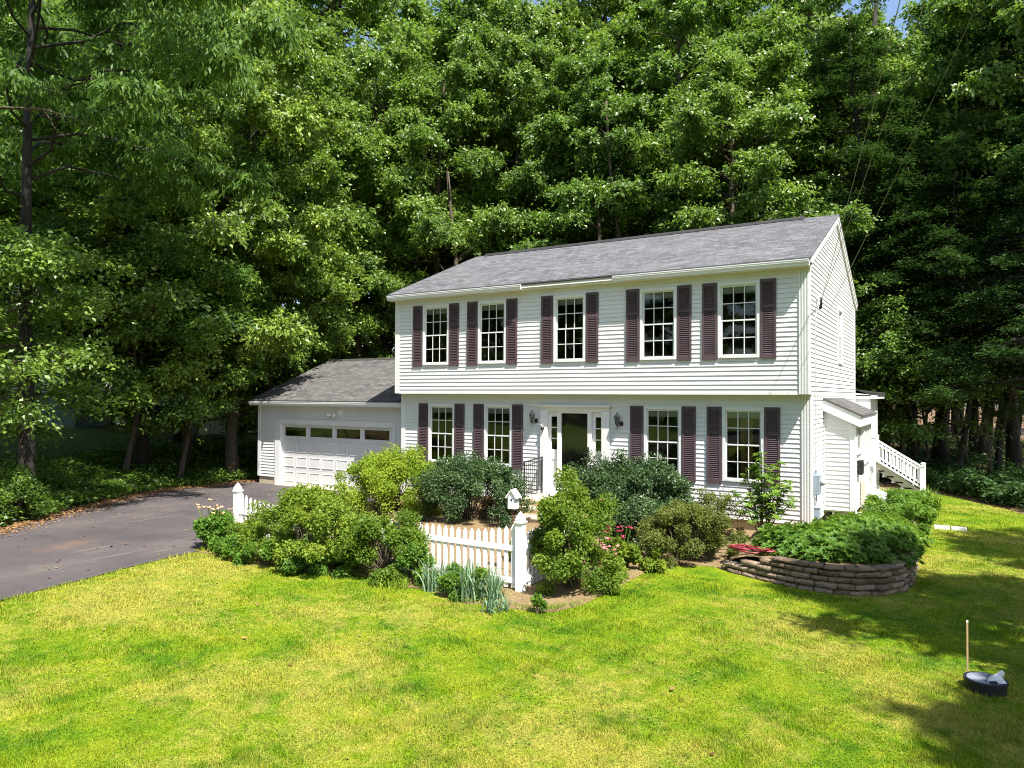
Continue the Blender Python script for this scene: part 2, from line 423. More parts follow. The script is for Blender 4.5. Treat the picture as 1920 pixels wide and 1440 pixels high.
def sheet(name, rows, z, mat, nx=40):
    """rows: list of (y, x0, x1)"""
    V = []; 
    for y, a, b in rows:
        xs = np.linspace(a, b, nx)
        zz = hgt(xs, np.full(nx, y))+z
        V += [(x, y, q) for x, q in zip(xs, zz)]
    V = np.array(V); m = len(rows)
    i = np.arange(m-1)[:, None]*nx+np.arange(nx-1)[None, :]
    F = np.stack([i, i+1, i+nx+1, i+nx], -1).reshape(-1, 4)
    me = np_mesh(name, V, F); o = finish(me, name, mat, None, True); return o
def axis(a, b, f0, f1, fine, coarse):
    v = [a]
    while v[-1] < b:
        x = v[-1]; d = max(f0-x, x-f1, 0); v.append(x+fine+min(coarse, d*.15))
    return v
gx = np.array(axis(-160, 160, -36, 12, .4, 6)); gy = np.array(axis(-90, 200, -14, 14, .4, 6))
X, Y = np.meshgrid(gx, gy); Z = hgt(X, Y)
V = np.stack([X.ravel(), Y.ravel(), Z.ravel()], 1); nx = len(gx)
i = np.arange(len(gy)-1)[:, None]*nx+np.arange(nx-1)[None, :]
me = np_mesh('ground', V, np.stack([i, i+1, i+nx+1, i+nx], -1).reshape(-1, 4))
tag(finish(me, 'ground', M['ground'], None, True), None, None, kind='structure')

def drv_r(y):   # right edge of the driveway
    return np.interp(y, [-60, -30, -10.9, -10.1, -8.6, -7.4, -6.8, -1.5, 1.1], [-6.5, -7.2, -9.15, -9.32, -9.6, -9.68, -9.75, -11.7, -11.9])
ys = np.concatenate([np.arange(-60, -14, 2.), np.arange(-14, 1.06, .3), [1.12]])
wob = lambda y, k: .05*math.sin(y*2.1+k)+.03*math.sin(y*5.3+k)
dr = [(y, float(far_x(y))+.05+wob(y, 1), float(drv_r(y))+.4*wob(y, 2)) for y in ys]
tag(sheet('driveway', dr, .03, M['asphalt'], 30), None, None, kind='structure')
def lawn_r(y): return float(np.interp(y, [-60, -5, 1, 6.5, 9.9, 10.6], [40, 26, 14, 4.1, 2.0, -.5]))
ys = np.concatenate([np.arange(-60, -14, 2.), np.arange(-14, 10.5, .3)])
rows = []
for y in ys:
    a = float(drv_r(y))-.02 if y < -6.6 else (-9.7 if y < -.2 else -.5)
    rows.append((y, a+.6*wob(y, 2), lawn_r(y)+3*wob(y*.6, 4)))
tag(sheet('lawn', rows, .014, M['lawn'], 60), None, None, kind='structure')
# mulch bed round the house
def bedfront(x):
    return float(np.interp(x, [-10.2, -9.6, -8.5, -7, -5.4, -4.4, -3.4, -2.4, -2.0, -2.15, ], [-7.1, -7.4, -7.5, -7.35, -7.15, -7.2, -7.35, -7.3, -6.8, -6.8])) if x < -2.0 else float(np.interp(x, [-2.0, -1.9, -1.7, -.7, .5, 1.2, 1.9], [-6.4, -3.9, -3.55, -3.4, -3.9, -3.8, -3.0]))
V = []; xs = np.concatenate([np.arange(-9.95, -3.0, .25), np.arange(-3.0, 2.0, .1)]); nn = 26
for x in xs:
    y0 = bedfront(x)+.08*math.sin(x*4)+.05*math.sin(x*9.7)+.03*math.sin(x*23)
    for t in np.linspace(0, 1, nn):
        y = y0+(.4-y0)*t; V.append((x, y, .017+.035*math.sin(math.pi*min(1, t*3.5)/2)))
i = np.arange(len(xs)-1)[:, None]*nn+np.arange(nn-1)[None, :]
me = np_mesh('mulch_bed', np.array(V), np.stack([i, i+nn, i+nn+1, i+1], -1).reshape(-1, 4))
tag(finish(me, 'mulch_bed', M['mulch'], None, True), None, None, kind='structure')
# pale sandy apron in front of the garage door
tag(MB().quad((-17.4, -.2, -.099), (-12, -.35, -.096), (-12, 1.12, -.096), (-17.4, 1.12, -.099)).build('apron', M['steps'], None) if False else MB().box(-17.3, -12.05, .88, 1.14, -.3, -.085).build('door_sill_slab', M['steps'], None), None, None, kind='structure')

# ------------------------------------------------------------------ HOUSE
W = 11.14; ZO = 3.05; YL = .29; LD = 8.5; ZE = 5.70; C = .1016
house = root('house', (-5.5, 4, 0), 'two-storey white clapboard house with plum shutters, grey shingle roof and attached garage', 'house')
UW = [(-10.15, -9.24), (-8.28, -7.39), (-5.99, -5.10), (-3.70, -2.81), (-1.88, -.98)]
LW = [(-10.16, -9.25), (-8.26, -7.38), (-3.71, -2.80), (-1.86, -.96)]
UZ = (3.83, 5.50); LZ = (1.10, 2.75)

def siding(name, o3, ud, nd, z0, z1, ulim, openings, mat=None, p=.0155, parent=house, zref=None):
    mb = MB(); o3 = np.array(o3, float); ud = np.array(ud, float); nd = np.array(nd, float)
    zr = z0 if zref is None else zref
    br = {round(z0, 4), round(z1, 4)}; k = math.floor((z0-zr)/C)
    z = zr+k*C
    while z < z1+C:
        if z0 < z < z1: br.add(round(z, 4))
        z += C
    for o in openings:
        for q in (o[2], o[3]):
            if z0 < q < z1: br.add(round(q, 4))
    br = sorted(br)
    def dep(zz): return p*(1-zz)
    def P(u, z, d): return tuple(o3+ud*u+nd*d+np.array((0, 0, z)))
    for a, b in zip(br[:-1], br[1:]):
        if b-a < 1e-3: continue
        m = (a+b)/2; ca = zr+math.floor((m-zr)/C)*C
        da, db = dep((a-ca)/C), dep((b-ca)/C)
        (l0, r0), (l1, r1) = ulim(a+1e-4), ulim(b-1e-4)
        segs = [(None, None)]
        ops = sorted([o for o in openings if o[2] < m < o[3]])
        cuts = []; cur = None
        edges = [('L',)]+[x for o in ops for x in (o[0], o[1])]+[('R',)]
        for e0, e1 in zip(edges[::2], edges[1::2]):
            ua0 = l0 if e0 == ('L',) else e0; ua1 = l1 if e0 == ('L',) else e0
            ub0 = r0 if e1 == ('R',) else e1; ub1 = r1 if e1 == ('R',) else e1
            if ub0-ua0 < .005 and ub1-ua1 < .005: continue
            ub1 = max(ub1, ua1)
            mb.quad(P(ua0, a, da), P(ub0, a, da), P(ub1, b, db), P(ua1, b, db))
            if abs(a-ca) < 2e-3: mb.quad(P(ua0, a, -.002), P(ub0, a, -.002), P(ub0, a, da), P(ua0, a, da))
    return mb.build(name, mat or M['siding'], parent)

door_open = (-6.50, -4.59, .3, 2.74)
siding('siding_wall', (0, 0, 0), (1, 0, 0), (0, -1, 0), ZO, ZE+.02, lambda z: (-W, 0), [(a, b, *UZ) for a, b in UW])
siding('siding_wall', (0, YL, 0), (1, 0, 0), (0, -1, 0), .275, ZO, lambda z: (-W, 0), [(a, b, *LZ) for a, b in LW]+[door_open])
RS = .41
def gab(z):
    d = max(0, (z-(ZE+.06))/RS); return (0+d, LD-d) if z > ZO else (YL, LD)
siding('siding_wall', (0, 0, 0), (0, 1, 0), (1, 0, 0), .275, 7.56, gab, [(4.52, 5.34, 3.86, 5.34)], zref=.275)
siding('siding_wall', (-W, 0, 0), (0, 1, 0), (-1, 0, 0), .275, 7.56, gab, [], zref=.275)
# structure behind the siding (walls have depth), back wall, floors
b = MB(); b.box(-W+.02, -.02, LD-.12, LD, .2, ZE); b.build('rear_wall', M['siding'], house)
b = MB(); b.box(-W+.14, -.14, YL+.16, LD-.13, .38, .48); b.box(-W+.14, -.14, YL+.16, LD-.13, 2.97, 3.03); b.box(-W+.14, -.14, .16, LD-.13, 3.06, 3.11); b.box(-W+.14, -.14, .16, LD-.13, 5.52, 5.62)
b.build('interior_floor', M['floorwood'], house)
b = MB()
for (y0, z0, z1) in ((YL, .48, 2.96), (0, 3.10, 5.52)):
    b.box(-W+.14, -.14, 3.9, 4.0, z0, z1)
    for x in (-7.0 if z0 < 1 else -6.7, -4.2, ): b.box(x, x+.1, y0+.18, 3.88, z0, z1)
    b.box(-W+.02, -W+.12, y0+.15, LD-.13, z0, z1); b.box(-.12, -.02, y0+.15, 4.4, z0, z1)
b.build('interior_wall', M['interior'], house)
# jambs behind the front siding: inner wall face with openings
def inner(name, y, z0, z1, x0, x1, ops):
    mb = MB(); zs = sorted({z0, z1, *[o[2] for o in ops], *[o[3] for o in ops]})
    for a, c in zip(zs[:-1], zs[1:]):
        m = (a+c)/2; es = [x0]+[e for o in sorted(ops) if o[2] < m < o[3] for e in (o[0], o[1])]+[x1]
        for p_, q in zip(es[::2], es[1::2]):
            if q-p_ > .01: mb.box(p_, q, y+.002, y+.14, a, c)
    return mb.build(name, M['interior'], house)
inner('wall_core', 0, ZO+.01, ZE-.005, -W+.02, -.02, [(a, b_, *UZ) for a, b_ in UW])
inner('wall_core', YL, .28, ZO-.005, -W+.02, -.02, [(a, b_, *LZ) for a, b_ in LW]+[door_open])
b = MB(); b.box(-W, 0, 0.0, YL+.02, ZO-.016, ZO); b.build('overhang_soffit', M['soffit'], house)
b = MB(); b.box(-W+.04, -.05, YL+.05, LD-.1, -.4, .274); b.build('foundation', M['concrete'], house)
# base starter strip
b = MB(); b.box(-W, .012, -.016, .0, ZO-.02, ZO+.035); b.build('skirt_board', M['trim'], house)
# corner posts
b = MB()
b.box(-W-.022, -W+.13, -.024, .02, ZO-.005, ZE); b.box(-W-.024, -W, .0, .12, ZO-.003, ZE)
b.build('corner_post', M['trim'], house)
b = MB(); b.box(-W-.022, -W+.12, YL-.024, YL+.02, .1, ZO-.02); b.box(-W-.024, -W, YL, YL+.12, .1, ZO-.02); b.build('corner_post', M['trim'], house)
for y0, z0, z1 in ((0, ZO-.006, ZE), (YL, .26, ZO-.02)):
    b = MB(); b.box(-.20, .024, y0-.014, y0+.02, z0, z1); b.box(0, .022, y0, y0+.12, z0, z1)
    for k in range(4):
        x = -.19+k*.056; b.box(x, x+.03, y0-.034, y0-.012, z0+.001, z1-.001)
    b.build('corner_post', M['trim'], house)
b = MB(); b.box(0, .022, LD-.11, LD+.02, .3, ZE+.02); b.build('corner_post', M['trim'], house)
b = MB(); b.box(-.01, .017, LD+.02, LD+.06, 3.1, ZE-.05); b.build('rear_downspout', M['brown'], house)

# roof
def roof(name, x0, x1, ye, ze, yr, zr, th, mat, rear=True, parent=house):
    mb = MB()
    sl = math.hypot(yr-ye, zr-ze)
    mb.quad((x0, ye, ze), (x1, ye, ze), (x1, yr, zr), (x0, yr, zr), [(x0, 0), (x1, 0), (x1, sl), (x0, sl)])
    y2 = 2*yr-ye
    if rear: mb.quad((x0, yr, zr), (x1, yr, zr), (x1, y2, ze), (x0, y2, ze), [(x0, sl), (x1, sl), (x1, 2*sl), (x0, 2*sl)])
    for x in (x0, x1):
        mb.poly([(x, ye, ze), (x, yr, zr), (x, y2, ze), (x, y2, ze-th), (x, yr, zr-th), (x, ye, ze-th)])
    mb.quad((x0, ye, ze-th), (x1, ye, ze-th), (x1, ye, ze), (x0, ye, ze))
    mb.quad((x0, ye, ze-th), (x0, yr, zr-th), (x1, yr, zr-th), (x1, ye, ze-th))
    mb.quad((x0, yr, zr-th), (x0, y2, ze-th), (x1, y2, ze-th), (x1, yr, zr-th))
    return mb.build(name, mat, parent)
YR, ZR = 4.25, 7.71
rf = roof('roof', -W-.12, .085, -.27, ZR-RS*(YR+.27), YR, ZR, .035, M['roof'])
b = MB()
b.hexa([(-10.85, YR-.15, ZR-.045), (-.75, YR-.15, ZR-.045), (-.75, YR+.15, ZR-.045), (-10.85, YR+.15, ZR-.045), (-10.85, YR-.03, ZR+.055), (-.75, YR-.03, ZR+.055), (-.75, YR+.03, ZR+.055), (-10.85, YR+.03, ZR+.055)])
b.build('ridge_vent', M['ventmat'], rf)
zf = ZR-RS*(YR+.27)-.035   # underside of eave edge
# fascia, gutters
b = MB(); b.box(-W-.10, .05, -.20, -.175, ZE-.01, zf+.0); b.build('fascia', M['trim'], house)
b = MB(); b.box(-W-.08, .03, -.175, .01, ZE-.015, ZE+.0); b.build('soffit', M['soffit'], house)
def gutter(x0, x1, y, z0, z1, par=house):
    mb = MB(); d = .115
    pr = [(y, z0), (y-d*.75, z0), (y-d*.78, z0+.03), (y-d, z0+.075), (y-d, z1-.02), (y-d*1.06, z1-.018), (y-d*1.06, z1), (y-d+.012, z1), (y-d+.012, z0+.08), (y-d*.7, z0+.02), (y-.01, z0+.02), (y-.01, z1), (y, z1)]
    for (a, c), (e, f) in zip(pr, pr[1:]+pr[:1]): mb.quad((x0, a, c), (x1, a, c), (x1, e, f), (x0, e, f))
    mb.quad((x0, y, z0), (x0, y-d*.75, z0), (x0, y-d, z1), (x0, y, z1)); mb.quad((x1, y, z0), (x1, y-d*.75, z0), (x1, y-d, z1), (x1, y, z1))
    return mb.build('gutter', M['trim'], par)
gutter(-W-.10, -6.80, -.20, ZE-.01, zf-.005); gutter(-4.28, .05, -.20, ZE-.01, zf-.005)
b = MB(); b.box(-6.79, -4.29, -.235, -.20, ZE+.03, zf-.02); b.build('fascia_board', M['beige'], house)
b = MB(); b.box(-6.79, -4.29, -.25, -.235, ZE+.028, ZE+.06); b.build('fascia_drip_edge', M['bright'], house)
# rake boards, both gables
for x0, x1, xs_ in ((.0, .06, .03), (-W-.08, -W-.02, -W-.05)):
    b = MB()
    for s_ in (1, -1):
        y0, y1 = (-.20, YR) if s_ > 0 else (LD+.20, YR)
        za, zb = ZR-RS*(YR+.20)-.035, ZR-.035
        for dx, hh, dd in ((0, .19, 0), (.018, .085, .0)):
            X0, X1 = (x0+.012, x1+dx) if x0 >= 0 else (x0-dx, x1)
            b.hexa([(X0, y0, za-hh), (X1, y0, za-hh), (X1, y1, zb-hh*1.02), (X0, y1, zb-hh*1.02), (X0, y0, za-.001-dd), (X1, y0, za-.001-dd), (X1, y1, zb-.001-dd), (X0, y1, zb-.001-dd)])
    b.build('rake_board', M['trim'], house)
b = MB(); b.box(.012, .06, -.21, .02, ZE-.02, ZE+.08); b.build('eave_return', M['trim'], house)

# windows
def window(x0, x1, z0, z1, y, curtain=None, axis_='x', parent=house):
    """front window in the plane y; axis 'y' = window in the side wall (x plane = y)"""
    def T(mb):
        if axis_ == 'y': mb.v = [(y-(b_-0), a, c) for a, b_, c in mb.v]
        return mb
    Y = y if axis_ == 'x' else 0
    cw = .065
    b = MB()
    b.box(x0, x0+cw, Y-.035, Y+.06, z0, z1); b.box(x1-cw, x1, Y-.035, Y+.06, z0, z1)
    b.box(x0+cw, x1-cw, Y-.035, Y+.06, z1-.075, z1); b.box(x0+cw, x1-cw, Y-.045, Y+.06, z0, z0+.05)
    fr = T(b).build('window', M['trim'], parent, bevel=.004)
    a0, a1, c0, c1 = x0+cw, x1-cw, z0+.05, z1-.075; mid = (c0+c1)/2
    for up in (1, 0):
        d0, d1 = (mid-.012, c1) if up else (c0, mid+.02)
        yo = Y+(.0 if up else -.012)+(.012 if up else .0); t = .032
        b = MB()
        b.box(a0, a0+t, yo, yo+.03, d0, d1); b.box(a1-t, a1, yo, yo+.03, d0, d1)
        b.box(a0+t, a1-t, yo, yo+.03, d1-t, d1); b.box(a0+t, a1-t, yo, yo+.03, d0, d0+t)
        for k in (1, 2):
            x = a0+t+(a1-a0-2*t)*k/3; b.box(x-.0095, x+.0095, yo+.004, yo+.024, d0+t, d1-t)
        z = (d0+d1)/2; b.box(a0+t, a1-t, yo+.003, yo+.023, z-.0095, z+.0095)
        T(b).build('sash', M['trim'], fr)
        b = MB(); b.quad((a0+t, yo+.014, d0+t), (a1-t, yo+.014, d0+t), (a1-t, yo+.014, d1-t), (a0+t, yo+.014, d1-t)); T(b).build('pane', M['glass'], fr)
    b = MB(); b.box(a0+.02, a1-.02, Y+.06, Y+.085, c1-.17, c1+.01)
    for k in range(5): b.box(a0+.02, a1-.02, Y+.055, Y+.06, c1-.165+k*.034, c1-.15+k*.034)
    T(b).build('blind', M['blind'], fr)
    if curtain:
        b = MB()
        for k in range(12):
            xa = x0+.36+k*.022; xb = xa+.022; ya = Y+.17+(.02 if k % 2 else -.02); yb = Y+.17+(-.02 if k % 2 else .02)
            b.quad((xa, ya, z0-.3), (xb, yb, z0-.3), (xb, yb, z1), (xa, ya, z1))
        b.build('curtain', M['curtain'], fr)
    return fr
for a, c in UW: window(a, c, *UZ, 0)
for k, (a, c) in enumerate(LW): window(a, c, *LZ, YL, curtain=(k == 3))
window(4.52, 5.34, 3.86, 5.34, 0, axis_='y')

# shutters
def shutter_mesh(x0, y, z0, z1, wd=.325):
    b = MB(); st = .048
    b.box(x0, x0+st, y-.046, y-.012, z0, z1); b.box(x0+wd-st, x0+wd, y-.046, y-.012, z0, z1)
    md = z0+(z1-z0)*.66
    for a, c in ((z0, z0+.10), (md-.03, md+.03), (z1-.07, z1)): b.box(x0+st, x0+wd-st, y-.043, y-.014, a, c)
    b.box(x0+st, x0+wd-st, y-.018, y-.014, z0, z1)
    for a, c in ((z0+.10, md-.03), (md+.03, z1-.07)):
        n = int((c-a)/.043); s_ = (c-a)/n
        for k in range(n):
            z = a+k*s_
            b.quad((x0+st, y-.044, z+.006), (x0+wd-st, y-.044, z+.006), (x0+wd-st, y-.020, z+s_*.80), (x0+st, y-.020, z+s_*.80))
            b.quad((x0+st, y-.044, z+.006), (x0+wd-st, y-.044, z+.006), (x0+wd-st, y-.020, z+.002), (x0+st, y-.020, z+.002))
    return b
for wins, y, (z0, z1) in ((UW, 0, (3.80, 5.51)), (LW, YL, (1.04, 2.76))):
    proto = None
    for a, c in wins:
        for x in (a-.345, c+.012):
            if proto is None:
                proto = shutter_mesh(x, y, z0, z1).build('shutter', M['shutter'], house, loc=(x, y, z0))
            else:
                o = proto.copy(); COL.objects.link(o); o.parent = house; o.location = np.array((x, y, z0))-worldloc(house)

# entry
b = MB(); yd = YL
for x0, x1 in ((-6.51, -6.30), (-4.79, -4.58)): b.box(x0, x1, yd-.07, yd+.1, .52, 2.60)
for x0, x1 in ((-6.53, -6.28), (-4.81, -4.56)): b.box(x0, x1, yd-.085, yd+.1, .52, .66)
b.box(-6.51, -4.58, yd-.06, yd+.1, 2.60, 2.69)
b.build('door_surround', M['trim'], house, bevel=.004)
b = MB(); b.box(-6.57, -4.52, yd-.15, yd+.02, 2.715, 2.755); b.box(-6.54, -4.55, yd-.11, yd+.02, 2.69, 2.715); b.build('door_cornice', M['trim'], house, bevel=.006)
for s0, s1 in ((-6.30, -6.03), (-5.07, -4.79)):
    b = MB(); xa, xb = s0+.07, s1-.035 if s0 < -6 else s1-.05
    if s0 > -6: xa = s0+.08
    b.box(s0, xa, yd+.03, yd+.09, .52, 2.60); b.box(xb, s1, yd+.03, yd+.09, .52, 2.60)
    b.box(xa, xb, yd+.03, yd+.09, .52, .66); b.box(xa, xb, yd+.03, yd+.09, 1.38, 1.62); b.box(xa, xb, yd+.03, yd+.09, 2.46, 2.60)
    b.box(xa, xb, yd+.05, yd+.08, .66, 1.38)
    for z in (1.90, 2.18): b.box(xa, xb, yd+.035, yd+.075, z-.012, z+.012)
    sl = b.build('sidelight', M['trim'], house)
    b = MB(); b.quad((xa, yd+.055, 1.62), (xb, yd+.055, 1.62), (xb, yd+.055, 2.46), (xa, yd+.055, 2.46)); b.build('pane', M['glass'], sl)
b = MB(); b.box(-6.03, -5.92, yd-.03, yd+.05, .6, 2.62); b.box(-5.185, -5.07, yd-.03, yd+.05, .6, 2.62); b.box(-5.92, -5.185, yd-.03, yd+.05, 2.55, 2.62); b.box(-5.92, -5.185, yd-.03, yd+.05, .6, .68)
sdr = b.build('storm_door', M['trim'], house, bevel=.004)
b = MB(); b.quad((-5.92, yd+.01, .68), (-5.185, yd+.01, .68), (-5.185, yd+.01, 2.55), (-5.92, yd+.01, 2.55)); b.build('pane', M['storm'], sdr)
b = MB(); b.box(-5.165, -5.135, yd-.06, yd-.028, 1.38, 1.72); b.box(-5.16, -5.14, yd-.09, yd-.06, 1.60, 1.63); b.bar((-5.15, yd-.085, 1.615), (-5.24, yd-.085, 1.60), .018, .018)
b.build('handle', M['black'], sdr)
b = MB(); b.box(-6.0, -5.09, yd+.08, yd+.125, .6, 2.60)
for zz in ((.8, 1.3), (1.45, 2.4)):
    for xx in ((-5.9, -5.6), (-5.5, -5.2)): b.box(xx[0], xx[1], yd+.068, yd+.08, *zz)
b.build('front_door', M['doorred'], house)
b = MB(); b.box(-6.56, -4.53, yd-.10, yd+.12, .49, .56); b.build('door_sill', M['bright'], house)

# ------------------------------------------------------------------ garage (attached)
GX0, GY = -18.25, 1.0
siding('garage_siding', (0, GY, 0), (1, 0, 0), (0, -1, 0), .15, 2.63, lambda z: (GX0, -W-.03), [(-17.39, -12.0, -.3, 2.15)])
b = MB(); b.box(GX0+.03, -17.4, GY+.02, GY+.15, -.5, .149); b.box(GX0+.03, GX0+.2, GY+.15, 7.7, -.5, .149); b.build('garage_foundation', M['concrete'], house)
b = MB(); b.box(GX0-.022, GX0+.11, GY-.022, GY+.02, .15, 2.62); b.box(GX0-.024, GX0, GY, GY+.12, .15, 2.62); b.build('garage_corner_post', M['trim'], house)
def ggab(z):
    d = max(0, (z-2.66)/RS); return (GY+d, 7.8-d)
siding('garage_siding', (GX0, 0, 0), (0, 1, 0), (-1, 0, 0), .15, 4.03, ggab, [])
b = MB(); b.box(GX0+.02, -W, 7.68, 7.8, 0, 2.6); b.box(GX0+.03, -17.4, GY+.005, GY+.10, .15, 2.6); b.box(-12.0, -W-.03, GY+.005, GY+.10, -.1, 2.6); b.box(-17.4, -12.0, GY+.005, GY+.10, 2.16, 2.6)
b.box(GX0+.2, -W-.1, GY+.3, 7.6, -.2, -.12); b.build('garage_core_wall', M['interior'], house)
gz = 2.80; gyr, gzr = 4.4, 2.80+RS*(4.4-.66)
gr = roof('garage_roof', GX0-.09, -W-.001, .66, gz, gyr, gzr, .035, M['groof'])
b = MB(); b.hexa([(GX0-.05, gyr-.12, gzr-.04), (-W, gyr-.12, gzr-.04), (-W, gyr+.12, gzr-.04), (GX0-.05, gyr+.12, gzr-.04), (GX0-.05, gyr-.03, gzr+.035), (-W, gyr-.03, gzr+.035), (-W, gyr+.03, gzr+.035), (GX0-.05, gyr+.03, gzr+.035)]); b.build('ridge_cap', M['groof'], gr)
b = MB(); b.box(GX0-.07, -W-.03, .72, .745, 2.62, gz-.036); b.build('garage_fascia', M['trim'], house)
b = MB(); b.box(GX0-.05, -W-.03, .745, GY+.01, 2.615, 2.63); b.build('garage_soffit', M['soffit'], house)
gutter(GX0-.07, -W-.03, .72, 2.62, gz-.042)
b = MB()
b.box(-17.39, -17.12, GY-.035, GY+.09, -.13, 1.98); b.box(-12.10, -11.99, GY-.035, GY+.09, -.13, 1.98); b.box(-17.39, -11.99, GY-.035, GY+.09, 1.98, 2.15)
b.box(-17.37, -12.01, GY-.05, GY-.03, 2.13, 2.165)
b.build('garage_door_casing', M['trim'], house, bevel=.004)
b = MB(); gy = 1.085
# sections
xs0, xs1 = -17.12, -12.10
for z0, z1 in ((-.13, .455), (.46, .955), (.96, 1.455)): b.box(xs0, xs1, gy, gy+.04, z0, z1)
wx = [(-17.01+1.22*k, -15.97+1.22*k) for k in range(4)]
b.box(xs0, xs1, gy, gy+.04, 1.46, 1.58); b.box(xs0, xs1, gy, gy+.04, 1.88, 1.99)
ex = [xs0]+[e for p in wx for e in p]+[xs1]
for p, q in zip(ex[::2], ex[1::2]): b.box(p, q, gy, gy+.04, 1.58, 1.88)
for p, q in wx:   # raised window bead
    for r_ in ((p-.03, q+.03, 1.88, 1.90), (p-.03, q+.03, 1.56, 1.58), (p-.03, p, 1.58, 1.88), (q, q+.03, 1.58, 1.88)): b.box(r_[0], r_[1], gy-.012, gy, r_[2], r_[3])
def pad(mb, x0, x1, z0, z1, y, d=.014, m=.032):
    o = [(x0, y, z0), (x1, y, z0), (x1, y, z1), (x0, y, z1)]
    r_ = [(x0+m, y+.012, z0+m), (x1-m, y+.012, z0+m), (x1-m, y+.012, z1-m), (x0+m, y+.012, z1-m)]
    o = [(x, y-.004, z) for x, _, z in o]
    q = [(x0+m*.45, y-.016, z0+m*.45), (x1-m*.45, y-.016, z0+m*.45), (x1-m*.45, y-.016, z1-m*.45), (x0+m*.45, y-.016, z1-m*.45)]
    i_ = [(x0+m, y-.004, z0+m), (x1-m, y-.004, z0+m), (x1-m, y-.004, z1-m), (x0+m, y-.004, z1-m)]
    for A, B in ((o, q), (q, i_)):
        for k in range(4): mb.quad(A[k], A[(k+1) % 4], B[(k+1) % 4], B[k])
    mb.quad(*i_)
for z0, z1 in ((.03, .375), (.54, .88), (1.03, 1.375)):
    for k in range(8):
        x = -17.06+.619*k; pad(b, x, x+.52, z0, z1, gy)
gd = b.build('garage_door', M['siding'], house)
for p, q in wx:
    b = MB(); b.quad((p, gy+.02, 1.58), (q, gy+.02, 1.58), (q, gy+.02, 1.88), (p, gy+.02, 1.88)); b.build('window_pane', M['glass'], gd)
b = MB(); b.box(-14.65, -14.57, gy-.03, gy, -.10, -.05); b.build('lift_handle', M['black'], gd)

# flood light over garage door
fl = root('flood_light', (-14.6, GY, 2.36), 'twin-bulb white flood light under the eave above the garage door', 'lamp')
b = MB(); b.lathe([(.0, 0), (.055, 0), (.055, .03), (0, .03)], (0, 0, 0), 14); b.v = [(-14.6+x, GY-.0-z, 2.36+y) for x, y, z in b.v]; b.build('base_plate', M['bright'], fl)
for s_ in (-1, 1):
    d = np.array((s_*.75, -.6, -.12)); d /= np.linalg.norm(d); p0 = np.array((-14.6, GY-.03, 2.35))
    pts = [p0+d*t for t in (0, .05, .09, .10, .15, .19, .20)]
    b = MB(); b.tube(pts, [.016, .018, .02, .035, .052, .058, .04], 12); h = b.build('lamp_head', M['bright'], fl, smooth=True)
    b = MB(); b.tube([p0+d*t for t in (.195, .205, .212)], [.052, .045, .02], 12); b.build('bulb', M['lens'], h, smooth=True)
b = MB(); b.box(-14.40, -14.2, GY-.03, GY, 2.33, 2.50); b.build('shield', M['bright'], fl)

# ------------------------------------------------------------------ side bump-out, porch bay and rear wing
BX = .66
siding('bump_out_wall', (0, 1.95, 0), (1, 0, 0), (0, -1, 0), .40, 2.86, lambda z: (0.012, BX if z < 2.58 else max(.012, BX-(z-2.58)*2.1)), [], zref=.40)
siding('bump_out_wall', (BX, 0, 0), (0, 1, 0), (1, 0, 0), .40, 2.58, lambda z: (1.95, 5.4), [(2.15, 3.2, 1.70, 2.30), (3.5, 5.1, 1.42, 2.30)], zref=.40)
b = MB(); b.box(BX-.10, BX+.022, 1.95-.022, 1.97, .39, 2.5); b.box(BX, BX+.022, 1.97, 2.08, .39, 2.5); b.box(0.012, .045, 1.93, 1.95, .39, 2.9); b.build('bump_out_corner_post', M['trim'], house)
b = MB(); b.box(.02, BX-.02, 1.97, 5.38, .36, .40); b.box(.02, BX-.02, 5.3, 5.38, .4, 2.5); b.build('bump_out_floor', M['beige'], house)
b = MB(); b.box(.03, BX-.03, 3.2, 3.26, .42, 2.3); b.build('bump_out_partition', M['interior'], house)
# shed roof
b = MB(); y0, y1 = 1.82, 5.5
b.quad((.0, y0, 2.97), (.84, y0, 2.58), (.84, y1, 2.58), (.0, y1, 2.97), [(0, 0), (0, .93), (y1-y0, .93), (y1-y0, 0)])
b.hexa([(.0, y0, 2.93), (.84, y0, 2.54), (.84, y1, 2.54), (.0, y1, 2.93), (.0, y0, 2.969), (.84, y0, 2.579), (.84, y1, 2.579), (.0, y1, 2.969)])
b.build('bump_out_roof', M['groof'], house)
b = MB()
b.hexa([(.0, y0+.02, 2.68), (.79, y0+.02, 2.31), (.79, y0+.045, 2.31), (.0, y0+.045, 2.68), (.0, y0+.02, 2.928), (.81, y0+.02, 2.55), (.81, y0+.045, 2.55), (.0, y0+.045, 2.928)])
b.box(.792, .815, y0+.046, y1-.02, 2.33, 2.545); b.box(.60, .79, y0+.045, y1-.03, 2.33, 2.345)
b.build('bump_out_rake', M['trim'], house)
# openings: dark porch window + casement bay
def sidewin(y0, y1, z0, z1, x, bars):
    b = MB(); t = .05
    b.box(x-.03, x+.04, y0, y0+t, z0, z1); b.box(x-.03, x+.04, y1-t, y1, z0, z1); b.box(x-.03, x+.04, y0+t, y1-t, z1-t, z1); b.box(x-.03, x+.055, y0-.02, y1+.02, z0-.03, z0+.03)
    for k in range(1, bars): yy = y0+(y1-y0)*k/bars; b.box(x-.02, x+.035, yy-.03, yy+.03, z0, z1-t)
    f = b.build('side_window', M['trim'], house); 
    b = MB(); b.quad((x+.0, y0+t, z0), (x+.0, y1-t, z0), (x+.0, y1-t, z1-t), (x+.0, y0+t, z1-t)); b.build('pane', M['glass'], f)
sidewin(2.15, 3.2, 1.70, 2.32, BX, 1); sidewin(3.45, 5.15, 1.40, 2.32, BX+.03, 4)
